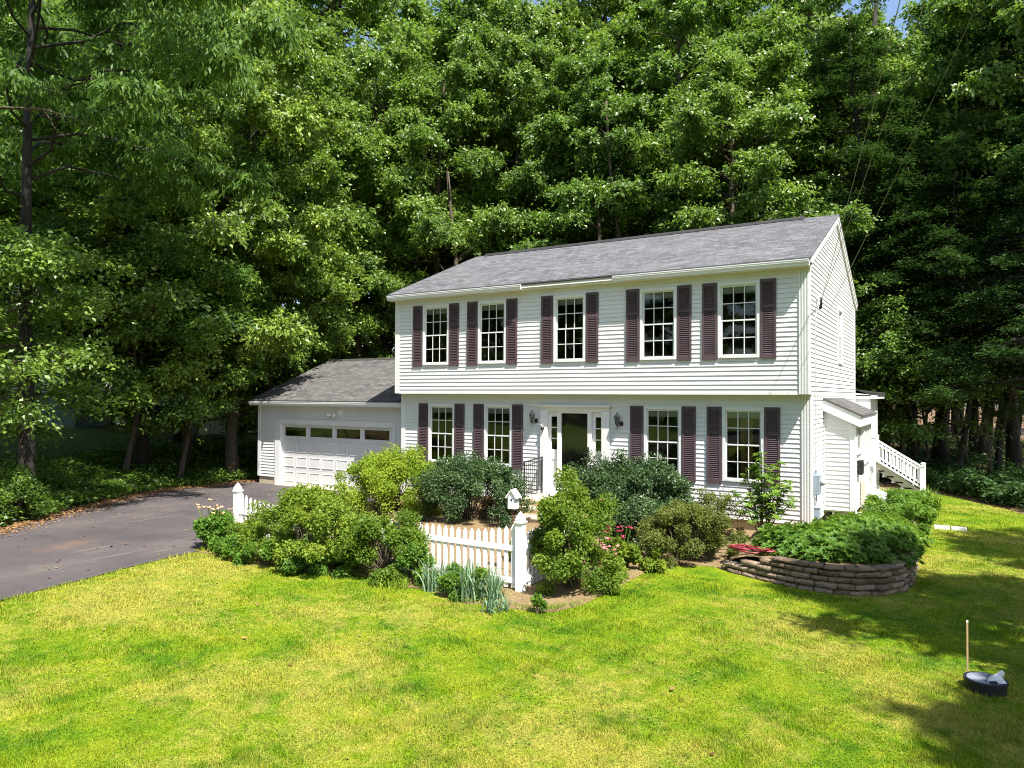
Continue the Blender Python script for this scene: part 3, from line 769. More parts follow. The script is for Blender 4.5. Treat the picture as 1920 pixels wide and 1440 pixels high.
# rear wing with shed roof
b = MB(); b.box(-4, .43, LD+.05, 11.2, -.2, 2.95); b.build('rear_wing_wall', M['siding'], house)
b = MB(); b.hexa([(-4, LD+.02, 3.62), (.66, LD+.02, 3.02), (.66, 11.4, 3.02), (-4, 11.4, 3.62), (-4, LD+.02, 3.72), (.66, LD+.02, 3.12), (.66, 11.4, 3.12), (-4, 11.4, 3.72)])
b.f = b.f; b.build('rear_wing_roof', M['groof'], house)
b = MB(); b.box(-.02, .63, LD+.02, LD+.04, 2.93, 3.04); b.box(.61, .64, LD+.04, 11.3, 2.93, 3.02); b.box(.0, .61, LD+.04, 11.2, 2.95, 2.97); b.build('rear_wing_fascia', M['trim'], house)
b = MB(); b.hexa([(.0, LD+.02, 3.0), (.5, LD+.02, 3.0), (.5, LD+.05, 3.0), (.0, LD+.05, 3.0), (.0, LD+.02, 3.2), (.3, LD+.02, 3.10), (.3, LD+.05, 3.10), (.0, LD+.05, 3.2)]); b.build('rear_wing_fascia', M['trim'], house)
# square vent + tall hatch on the bump-out side
b = MB(); b.box(BX+.012, BX+.12, 2.30, 2.34, 1.20, 1.52); b.box(BX+.012, BX+.12, 2.62, 2.66, 1.20, 1.52); b.box(BX+.012, BX+.12, 2.34, 2.62, 1.20, 1.24); b.box(BX+.012, BX+.12, 2.34, 2.62, 1.48, 1.52)
vb = b.build('vent_hood', M['black'], house); b = MB(); b.box(BX+.012, BX+.08, 2.34, 2.62, 1.24, 1.48); b.build('vent_plate', M['beige'], vb)
b = MB(); b.box(BX+.02, BX+.12, 2.95, 3.35, .32, 1.0); b.build('side_hatch', M['beige'], house, bevel=.01)

# electric meter boxes and cable
mt = root('electric_meter', (.1, .5, .85), 'grey electric meter box on the side wall at the house corner', 'meter box')
b = MB(); b.box(.024, .15, .36, .60, .92, 1.34); b.build('meter_box', M['meter'], mt, bevel=.01)
b = MB(); b.lathe([(0, 0), (.07, 0), (.07, .05), (.05, .09), (0, .1)], (0, 0, 0), 14); b.v = [(.15+z, .48+x, 1.18+y) for x, y, z in b.v]; b.build('dial_cover', M['greyp'], mt, smooth=True)
b = MB(); b.tube([(.06, .48, 1.34), (.06, .48, 1.44)], [.035, .03], 10); b.build('hub', M['meter'], mt)
jb = root('junction_box', (.1, .5, .35), 'dark grey junction box mounted low below the electric meter', 'junction box')
b = MB(); b.box(.024, .13, .42, .62, .38, .64); b.build('box_body', M['meter'], jb, bevel=.01)
b = MB(); b.box(.024, .145, .41, .63, .635, .655); b.build('box_cover', M['greyp'], jb); b = MB(); b.tube([(.06, .5, .66), (.06, .5, .92)], .018, 8); b.build('conduit', M['greyp'], jb)
sc_ = root('service_cable', (.03, .5, 3), 'thin cable running down the side wall to the meter box', 'cable')
b = MB(); b.tube([(.045, .98, 5.12), (.035, .85, 4.95), (.035, .66, 4.7), (.035, .62, 4.2), (.04, .60, 3.1), (.045, .56, 2.4), (.05, .50, 1.8), (.06, .48, 1.44)], .011, 6); b.build('cable_run', M['greyp'], sc_)
b = MB(); b.tube([(.03, .88, 4.5), (.03, .87, 3.2), (.03, .86, 2.2), (.03, .86, 1.1)], .006, 5); b.build('thin_lead', M['greyp'], sc_)
br_ = root('wire_bracket', (.03, 1.0, 5.15), 'wire bracket with clamps holding service wires on the upper side wall', 'bracket')
b = MB(); b.box(.014, .05, .90, 1.10, 5.12, 5.2); b.tube([(.05, 1.0, 5.17), (.12, 1.0, 5.19), (.16, 1.0, 5.15)], .012, 6); b.build('mount', M['bright'], br_)
for k in range(3):
    b = MB(); b.tube([(.10, .95+.07*k, 5.17), (.09, .98+.09*k, 5.02), (.06, 1.04+.07*k, 4.93)], [.012, .014, .02], 6); b.build('clamp', M['black'], br_)

# overhead wires: from the side wall out over the lawn to a pole in the street
def wirepath(a, c, sag, n=26):
    a = np.array(a); c = np.array(c)
    return [a+(c-a)*t-np.array((0, 0, sag*4*t*(1-t))) for t in np.linspace(0, 1, n)]
WR = [((.12, .98, 5.16), 1675, 0, 8.0, 'service wire nearest the camera meeting the side wall bracket', .35),
      ((.10, 1.02, 5.12), 1700, 60, 9.5, 'middle service wire sloping down to the wall bracket', .35),
      ((.10, 1.9, 4.9), 1735, 190, 12.0, 'lowest service wire crossing the gable edge to the side window', .25)]
for a, u, v, Fd, lab, sg in WR:
    px_, py_ = ray(u, Fd); pz = CAM[2]+(741-v)/FPX*Fd
    P0 = np.array(a); P1 = np.array((px_, py_, pz)); P2 = P0+(P1-P0)*2.6
    b = MB(); b.tube(wirepath(P0, P2, sg), .0055, 5)
    o = b.build('service_wire', M['wire'], None); tag(o, lab, 'wire', 'service wires to the house')

# wall lanterns
def lantern(x, z, lab):
    r_ = root('wall_lantern', (x, YL, z), lab, 'lantern', 'lanterns beside the front door')
    y = YL
    b = MB(); b.lathe([(0, 0), (.055, 0), (.06, .012), (.03, .03), (0, .035)], (0, 0, 0), 14); b.v = [(x+.05+p, y-q2, z-.08+r2) for p, r2, q2 in b.v]
    b.tube([(x+.05, y-.03, z-.08), (x+.04, y-.08, z-.14), (x+.01, y-.14, z-.13)], .012, 6); b.build('bracket', M['black'], r_)
    c = (x, y-.15, z)
    b = MB(); b.lathe([(.0, .10), (.085, .085), (.07, .11), (.05, .135), (.02, .155), (.012, .175), (.02, .19), (0, .2)], c, 6)
    b.lathe([(0, -.24), (.008, -.22), (.012, -.14), (.03, -.11), (.045, -.095), (.05, -.085), (0, -.084)], c, 6)
    for k in range(6):
        t = k*math.pi/3; b.bar((c[0]+.048*math.cos(t), c[1]+.048*math.sin(t), c[2]-.085), (c[0]+.078*math.cos(t), c[1]+.078*math.sin(t), c[2]+.087), .008, .008)
    b.build('cage', M['black'], r_)
    b = MB(); b.lathe([(.042, -.084), (.070, .085)], c, 6); b.build('glass', M['glass'], r_)
lantern(-6.70, 2.42, 'black carriage lantern on the siding left of the front door')
lantern(-4.34, 2.40, 'black carriage lantern on the siding right of the front door')
db = root('door_ornament', (-6.42, YL-.08, 2.2), 'small black ornament hung on the left pilaster of the door surround', 'ornament')
b = MB(); b.lathe([(0, -.05), (.035, -.04), (.045, 0), (.03, .03), (0, .035)], (-6.42, YL-.10, 2.16), 10); b.build('ornament_body', M['black'], db, smooth=True)
b = MB(); b.tube([(-6.42, YL-.10, 2.2), (-6.44, YL-.10, 2.24), (-6.48, YL-.09, 2.25)], .01, 6); b.build('hook', M['bright'], db)

# front steps
st = root('front_steps', (-5.5, -.6, 0), 'beige concrete stoop with three steps leading up to the front door', 'steps')
b = MB(); b.box(-6.50, -4.55, -.85, .27, -.1, .44); b.box(-6.53, -4.52, -.88, .27, .44, .49); b.build('landing', M['steps'], st, bevel=.01)
for k, (y, z) in enumerate(((-1.16, .33), (-1.46, .165))):
    b = MB(); b.box(-6.50, -4.55, y, y+.31, -.1, z-.04); b.box(-6.53, -4.52, y-.025, y+.31, z-.04, z); b.build('step', M['steps'], st, bevel=.008)
def railing(x, lab):
    r_ = root('stair_railing', (x, -.4, .49), lab, 'railing', 'black iron railings at the front steps')
    b = MB()
    b.tube([(x, .2, 1.42), (x, -.72, 1.36), (x, -1.5, .92), (x, -1.58, .86), (x, -1.6, .80)], .017, 6); b.build('handrail', M['black'], r_)
    b = MB(); b.bar((x, .2, .60), (x, -.72, .60), .015, .02); b.bar((x, -.72, .56), (x, -1.5, .15), .015, .02); b.bar((x, .2, 1.32), (x, -.72, 1.26), .012, .015)
    b.build('lower_rail', M['black'], r_)
    for y, z0, z1 in ((.18, .49, 1.42), (-.72, .44, 1.36), (-1.5, .0, .92)):
        b = MB(); b.box(x-.014, x+.014, y-.014, y+.014, z0, z1); b.build('post', M['black'], r_)
    for k in range(8):
        y = .18-.9*(k+1)/9; z1 = 1.42-.06*(k+1)/9
        b = MB(); b.tube([(x, y, .60), (x+.0, y, .9), (x, y, z1)], .006, 5); b.build('baluster', M['black'], r_)
    for k in range(6):
        t = (k+1)/7; y = -.72-.78*t; z0 = .56-.41*t; z1 = 1.36-.44*t
        b = MB(); b.tube([(x, y, z0), (x, y, z1)], .006, 5); b.build('baluster', M['black'], r_)
railing(-6.42, 'black iron railing on the left of the front steps beside the dark shrub')
railing(-4.64, 'black iron railing on the right of the front steps, mostly hidden by the shrub')

# ------------------------------------------------------------------ deck stairs on the right rear
dk = root('deck_stairs', (1.2, 6.9, 0), 'white deck stairs with baluster railings descending behind the side bump-out', 'stairs')
def dline(t, y, z): return (.69+(1.83-.69)*t, y, z-(1.72-1.0)*t)
for y in (6.4, 7.35):
    b = MB(); b.bar(dline(0, y, 1.74), dline(1, y, 1.74), .06, .05); b.build('top_rail', M['bright'], dk)
    b = MB(); b.bar(dline(0, y, 1.27), dline(1, y, 1.27), .045, .05); b.build('bottom_rail', M['bright'], dk)
    for k in range(12):
        t = (k+.6)/12.4; a = dline(t, y, 1.27); c = dline(t, y, 1.72)
        b = MB(); b.box(a[0]-.017, a[0]+.017, y-.017, y+.017, a[2], c[2]); b.build('baluster', M['bright'], dk)
    for t, zb, zt in ((0, .2, 1.85), (1.03, .0, 1.10)):
        p = dline(t, y, 0); b = MB(); b.box(p[0]-.055, p[0]+.055, y-.055, y+.055, zb, zt); b.box(p[0]-.065, p[0]+.065, y-.065, y+.065, zt, zt+.025); b.lathe([(.06, .025), (.045, .04), (0, .05)], (p[0], y, zt), 4); b.build('newel_post', M['bright'], dk)
for k in range(5):
    t = (k+.5)/5; p = dline(t, 0, 1.02); b = MB(); b.box(p[0]-.14, p[0]+.14, 6.44, 7.3, p[2]-.04, p[2]); b.build('tread', M['greyp'], dk)
b = MB(); b.bar(dline(0, 6.46, 1.12), dline(1.05, 6.46, 1.05), .04, .2); b.build('stringer', M['beige'], dk)
b = MB(); b.box(-.2, .7, 6.1, 8.4, .95, 1.08); b.build('deck_platform', M['greyp'], dk)
b = MB()
for k in range(14):
    b.bar((.75+k*.07, 6.5, .02), (.75+k*.07-.35, 6.5, .62-.02*k), .012, .006); b.bar((.6+k*.07, 6.51, .6-.03*k), (.6+k*.07+.3, 6.51, .02), .012, .006)
b.build('lattice', M['bright'], dk)
# bulkhead door + ac unit + splash block
bk = root('cellar_bulkhead', (1.1, 3.6, 0), 'grey sloping cellar bulkhead door at the side of the house behind the shrubs', 'bulkhead')
b = MB(); b.hexa([(.7, 3.2, 0), (1.9, 3.2, 0), (1.9, 4.5, 0), (.7, 4.5, 0), (.7, 3.2, .72), (1.9, 3.2, .22), (1.9, 4.5, .22), (.7, 4.5, .72)]); b.build('frame', M['greyp'], bk)
for yy in ((3.23, 3.83), (3.87, 4.47)):
    b = MB(); b.hexa([(.72, yy[0], .715), (1.88, yy[0], .235), (1.88, yy[1], .235), (.72, yy[1], .715), (.72, yy[0], .74), (1.88, yy[0], .26), (1.88, yy[1], .26), (.72, yy[1], .74)]); b.build('door_leaf', M['greyp'], bk)
ac = root('air_conditioner', (.72, 2.3, 0), 'white outdoor air-conditioning unit under the side bump-out', 'air conditioner')
b = MB(); b.box(.30, .95, 2.15, 2.5, -.02, .30); b.build('case', M['bright'], ac, bevel=.015)
b = MB(); b.lathe([(0, 0), (.12, 0), (.12, .012), (.02, .014), (0, .02)], (0, 0, 0), 16); b.v = [(.78+x, 2.15-z, .15+y) for x, y, z in b.v]; b.build('fan_grille', M['greyp'], ac)
b = MB(); b.box(.28, .97, 2.13, 2.52, .30, .318); b.build('lid', M['bright'], ac)
hv = root('crawlspace_vent', (.1, 2.2, 0), 'white pipe and vent in the foundation under the bump-out', 'vent')
b = MB(); b.tube([(.2, 2.1, -.05), (.2, 2.1, .34)], .035, 10); b.tube([(.33, 2.25, -.05), (.33, 2.25, .34)], .02, 8); b.build('pipe', M['bright'], hv)
sp = root('splash_block', (2.4, 3.0, 0), 'white concrete splash blocks lying on the lawn right of the planting bed', 'splash block')
for k in range(2):
    b = MB(); x = 2.18+.33*k; b.box(x, x+.30, 2.95, 3.10, .0, .085); b.build('block', M['bright'], sp, bevel=.008)
dn = root('downspout_elbow', (2.05, 2.9, 0), 'grey downspout extension ending at the edge of the planting bed', 'downspout')
b = MB(); b.tube([(1.2, 3.4, .35), (1.7, 3.1, .3), (2.0, 2.95, .25), (2.1, 2.9, .12)], .05, 8); b.build('pipe', M['greyp'], dn, smooth=True)

# ------------------------------------------------------------------ picket fence
fe = root('picket_fence', (-6.4, -6.5, 0), 'white vinyl picket fence with pointed pickets and capped posts around the front bed', 'fence')
def fpost(x, y, zt=1.06, zb=-.05, w_=.062):
    b = MB(); b.box(x-w_, x+w_, y-w_, y+w_, zb, zt); b.box(x-w_-.015, x+w_+.015, y-w_-.015, y+w_+.015, zt, zt+.03)
    o = b.build('post', M['vinyl'], fe, bevel=.004)
    b = MB(); c = (x, y, zt+.03); b.lathe([(w_*1.2, 0), (w_*1.35, .02), (w_*1.25, .05), (w_*.7, .10), (w_*.25, .135), (.0, .15)], c, 4)
    for i in range(len(b.v)):   # turn square lathe 45 degrees
        xx, yy, zz = b.v[i]; xx -= x; yy -= y; q = math.sqrt(.5); b.v[i] = (x+(xx-yy)*q, y+(xx+yy)*q, zz)
    b.build('post_cap', M['vinyl'], o)
def fpanel(p0, p1):
    p0 = np.array(p0); p1 = np.array(p1); L = np.linalg.norm(p1-p0); d = (p1-p0)/L; n_ = np.array((-d[1], d[0]))
    for z, h in ((.66, .09), (.17, .09)):
        a = p0+d*.06; c = p1-d*.06; b = MB(); b.bar((*a, z), (*c, z), .045, h); b.build('rail', M['vinyl'], fe, bevel=.008)
    k = int(L/.127); s_ = L/k
    for i_ in range(1, k):
        t = i_/k; c = p0+d*(L*t); u = abs(2*t-1); zt = .83+.20*max(0, (abs(float((c-np.array((-6.38, -6.5)))[0]))-2.2)/1.09)**2.2 if abs(d[0]) > .5 else .86
        a, q = c-d*.035, c+d*.035; o_ = n_*.011
        b = MB(); pr = [(a, .06), (q, .06), (q, zt), (c, zt+.055), (a, zt)]
        f0 = [(p[0]-o_[0], p[1]-o_[1], z) for p, z in pr]; f1 = [(p[0]+o_[0], p[1]+o_[1], z) for p, z in pr]
        b.poly(f0); b.poly(f1[::-1])
        for j in range(5): b.quad(f0[(j+1) % 5], f0[j], f1[j], f1[(j+1) % 5])
        b.build('picket', M['vinyl'], fe)
PX = [-9.67, -7.48, -5.29, -3.1]
for x in (PX[0], PX[-1]): fpost(x, -6.5)
for x in PX[1:-1]: fpost(x, -6.5, .74, w_=.045)
for a, c in zip(PX[:-1], PX[1:]): fpanel((a, -6.5), (c, -6.5))
fpost(-3.1, -4.3, .74, w_=.045); fpanel((-3.1, -6.5), (-3.1, -4.3))

# birdhouse
bh = root('birdhouse', (-3.72, -5.69, 0), 'white wooden birdhouse on a rusty pole behind the fence post', 'birdhouse')
b = MB(); b.tube([(-3.72, -5.69, -.05), (-3.72, -5.69, 1.22)], .013, 8); b.build('pole', M['rust'], bh)
x, y, z = -3.72, -5.69, 1.12
b = MB(); b.box(x-.07, x+.07, y-.065, y+.065, z, z+.21)
b.poly([(x-.07, y-.065, z+.21), (x+.07, y-.065, z+.21), (x, y-.065, z+.31)]); b.poly([(x-.07, y+.065, z+.21), (x, y+.065, z+.31), (x+.07, y+.065, z+.21)])
bd = b.build('box', M['bright'], bh)
b = MB()
for s_ in (-1, 1): b.hexa([(x, y-.085, z+.305), (x+s_*.10, y-.085, z+.17), (x+s_*.10, y+.085, z+.17), (x, y+.085, z+.305), (x, y-.085, z+.325), (x+s_*.115, y-.085, z+.185), (x+s_*.115, y+.085, z+.185), (x, y+.085, z+.325)])
b.build('roof', M['bright'], bh); b = MB(); b.lathe([(0, 0), (.018, 0), (.018, .003), (0, .003)], (0, 0, 0), 10); b.v = [(x+p, y-.066-r_, z+.15+q) for p, q, r_ in b.v]; b.build('entrance_hole', M['black'], bh)

# ------------------------------------------------------------------ retaining wall
rw = root('retaining_wall', (.8, -3.6, 0), 'curved low retaining wall of split tan stone blocks around the corner bed', 'retaining wall')
WP = [(-.78, -3.50), (-.6, -3.60), (-.4, -3.70), (0, -3.88), (.45, -4.02), (.9, -4.08), (1.3, -3.98), (1.65, -3.72), (1.86, -3.35), (1.95, -2.8), (1.98, -2.2), (1.96, -1.2), (1.9, 0), (1.8, 1.2), (1.7, 2.2)]
def along(path, s_):
    for (a, c) in zip(path[:-1], path[1:]):
        a = np.array(a); c = np.array(c); L = np.linalg.norm(c-a)
        if s_ <= L: return a+(c-a)*s_/L, (c-a)/L
        s_ -= L
    return c, (c-a)/L
TL = sum(np.linalg.norm(np.array(c)-np.array(a)) for a, c in zip(WP[:-1], WP[1:]))
rng = np.random.default_rng(5); VV = []; FF = []; TT = []
for row in range(5):
    s_ = -.15*(row % 2)+.02
    while s_ < TL-.05:
        L = .19+.15*rng.random(); top = row == 4
        mid = max(.02, s_+L/2); p, d = along(WP, mid); n_ = np.array((d[1], -d[0]))
        hmax = .18+.29*min(1, max(0, (mid-.05)/1.1))
        z0 = row*.094-.01
        if z0+.05 < hmax:
            hh = .089 if not top else .06; g = .021; dp = .2; jut = .030*rng.random()+(.02 if top else 0)-.010*row; zj = rng.normal(0, .006, 4)
            nx_, nz_ = 6, 3; base = len(VV); jx = rng.normal(0, .006, (99,))
            for j in range(nz_+1):
                for i_ in range(nx_+1):
                    u = i_/nx_; vv = j/nz_; edge = (u in (0, 1)) or (vv in (0, 1))
                    bulge = (-.006+.006*rng.random() if edge else .030*rng.random()**1.5)+jut
                    if top: bulge = jut+(0 if edge else .006)
                    q = p+d*((u-.5)*(L-g))+n_*bulge
                    VV.append((q[0], q[1], z0+g/2+vv*(hh-g)+(zj[0]*(1-u)+zj[1]*u if j == nz_ and not top else 0)+(rng.normal(0, .004) if not edge else 0)))
            for j in range(nz_):
                for i_ in range(nx_):
                    a = base+j*(nx_+1)+i_; FF.append((a, a+1, a+nx_+2, a+nx_+1))
            # top, sides, back
            base2 = len(VV)
            for q_, z in ((-.5, z0+g/2), (.5, z0+g/2), (.5, z0+hh-g/2), (-.5, z0+hh-g/2)):
                q = p+d*(q_*(L-g))-n_*dp; VV.append((q[0], q[1], z))
            f0, f1, f2, f3 = base, base+nx_, base+(nz_+1)*(nx_+1)-1, base+nz_*(nx_+1)
            FF += [(f3, f2, base2+2, base2+3), (f0, base2, base2+1, f1), (f0, f3, base2+3, base2), (f1, base2+1, base2+2, f2)]
            TT += [rng.random()]*(nx_*nz_+4) if False else [float(rng.random())]*0
            tval = rng.random(); TT += [tval]*(nx_*nz_+4)
        s_ += L
me = np_mesh('blocks', np.array(VV)-worldloc(rw), np.array(FF), np.array(TT)); finish(me, 'block_courses', M['stone'], rw)
# soil fill of the raised bed
soil = []
for k in range(len(WP)):
    a = np.array(WP[k]); soil.append(a)
V = []; n1 = 12
inn = [(-.6, .3)]*3
for k, a in enumerate(WP):
    tgt = np.array((min(-.05, a[0]-.3) if a[1] < 0 else .9, max(a[1]+.6, .22)))
    for t in np.linspace(0, 1, n1):
        q = a+(tgt-a)*(.04+.96*t); zz = (.36 if k > 2 else .16+.06*k)+.04*math.sin(7*t+k)
        V.append((q[0], q[1], zz if t < .95 else zz-.05))
i = np.arange(len(WP)-1)[:, None]*n1+np.arange(n1-1)[None, :]
me = np_mesh('raised_bed_soil', np.array(V), np.stack([i, i+1, i+n1+1, i+n1], -1).reshape(-1, 4))
tag(finish(me, 'raised_bed_soil', M['mulch'], None, True), None, None, kind='structure')

# garden hose: loose coil
rng = np.random.default_rng(3); pts = []
for k in range(150):
    t = k/149; a = t*2*math.pi*5.2
    r_ = .20+.05*math.sin(3.1*a)+.03*math.sin(1.7*a)
    pts.append((-.42+1.45*r_*math.cos(a)+.05*math.sin(a*.37), -3.42+.7*r_*math.sin(a), .40+.05*t+.012*math.sin(a*2.3)))
b = MB(); b.tube(pts, .0125, 7); ho = b.build('garden_hose', M['hose'], None, smooth=True); tag(ho, 'red garden hose coiled on the left end of the stone wall', 'hose')
# ------------------------------------------------------------------ septic riser and stake
sl_ = root('septic_riser', (2.775, -7.1, 0), 'black round riser with dull blue lid standing in the lawn', 'riser')
b = MB(); b.lathe([(0, -.1), (.185, -.1), (.185, .10), (.195, .105), (.195, .13), (.175, .135), (.17, .12), (0, .12)], (2.775, -7.1, 0), 36); b.build('riser_ring', M['riser'], sl_, smooth=False)
b = MB(); b.lathe([(.165, .121), (.165, .131), (.12, .137), (.05, .135), (0, .137)], (2.775, -7.1, 0), 32); b.build('lid', M['lidm'], sl_)
cr = root('crumpled_bag', (2.93, -7.28, .15), 'crumpled white plastic lying on the blue lid of the riser', 'plastic bag')
rng = np.random.default_rng(9); b = MB()
base = [(2.93+.10*math.cos(t)+.02*rng.random(), -7.30+.07*math.sin(t)+.02*rng.random(), .155) for t in np.linspace(0, 6.28, 9)[:-1]]
midr = [(2.93+.055*math.cos(t)+.03*rng.random(), -7.29+.045*math.sin(t)+.02*rng.random(), .185+.05*rng.random()) for t in np.linspace(0, 6.28, 9)[:-1]]
for k in range(8):
    b.quad(base[k], base[(k+1) % 8], midr[(k+1) % 8], midr[k]); b.poly([midr[k], midr[(k+1) % 8], (2.97, -7.27, .245)])
b.tube([(2.96, -7.28, .2), (3.0, -7.25, .245), (3.02, -7.24, .26)], [.03, .03, .022], 8)
b.v = [(2.775+(p-2.84)*.85, -7.1+(q+7.22)*.85, .135+(w3-.15)*.9) for p, q, w3 in b.v]; b.build('bag_body', M['bag'], cr)
b = MB(); b.bar((2.88, -7.38, .16), (2.95, -7.36, .17), .05, .012); b.bar((2.84, -7.34, .15), (2.88, -7.25, .22), .006, .006); b.v = [(2.775+(p-2.84)*.85, -7.1+(q+7.22)*.85, .135+(w3-.15)*.9) for p, q, w3 in b.v]; b.build('strap', M['black'], cr)
sk = root('wooden_stake', (2.66, -6.97, 0), 'thin wooden stake standing upright in the lawn beside the black riser', 'stake')
b = MB(); b.box(2.617, 2.633, -6.908, -6.892, -.05, .62); b.build('shaft', M['wood'], sk)
b = MB(); b.box(2.616, 2.634, -6.909, -6.891, .62, .64); b.build('tip', M['bright'], sk)

# ------------------------------------------------------------------ neighbour house and shed (far left)
nh = root('neighbour_house', (-33, 2, 1.5), 'pale grey-blue sided neighbour house on a green-grey foundation behind the trees at left', 'house')
def nb(parts, mat, name, par):
    ax, ay = -30.9, 1.3; b = MB()
    for (x0, x1, y0, y1, z0, z1) in parts: b.box(x0, x1, y0, y1, z0, z1)
    c, s_ = math.cos(YAW), math.sin(YAW)
    b.v = [(ax+p*c-q*s_, ay+p*s_+q*c, r_) for p, q, r_ in b.v]; return b.build(name, mat, par)
nb([(-9, 0, 0, 8, .8, 3.02)], M['nfound'], 'foundation', nh)
bb = [(-9.02, .02, -.03, 8, 3.04+.14*k, 3.04+.14*k+.125) for k in range(26)]
nb(bb, M['nsiding'], 'siding_wall', nh); nb([(-8.9, -.1, .04, 7.9, 3.0, 6.7)], M['black'], 'wall_core', nh)
nb([(-9.4, .4, -.3, 8.3, 6.7, 6.85)], M['trim'], 'eave', nh)
ax, ay = -30.9, 1.3; b = MB(); c, s_ = math.cos(YAW), math.sin(YAW)
b.hexa([(-9.4, -.3, 6.86), (.4, -.3, 6.86), (.4, 8.3, 6.86), (-9.4, 8.3, 6.86), (-9.4, 3.9, 9.2), (.4, 3.9, 9.2), (.4, 4.1, 9.2), (-9.4, 4.1, 9.2)])
b.v = [(ax+p*c-q*s_, ay+p*s_+q*c, r_) for p, q, r_ in b.v]; b.build('roof', M['roof'], nh)
sh = root('garden_shed', (-32, 10, 1.5), 'small white board shed half hidden behind the tree trunk left of the garage', 'shed')
def shb(parts, mat, name):
    ax, ay = ray(372, 36); b = MB()
    for q in parts: b.box(*q)
    c, s_ = math.cos(YAW), math.sin(YAW); b.v = [(ax+p*c-q*s_, ay+p*s_+q*c, r_) for p, q, r_ in b.v]; return b.build(name, mat, sh)
shb([(k*.28, k*.28+.26, 0, 2, 1.0, 3.8) for k in range(9)], M['bright'], 'board_wall'); shb([(.1, 2.4, .03, 2, 1.0, 3.78)], M['nfound'], 'wall_core'); shb([(-.2, 2.75, -.2, 2.2, 3.8, 3.95)], M['groof'], 'roof')

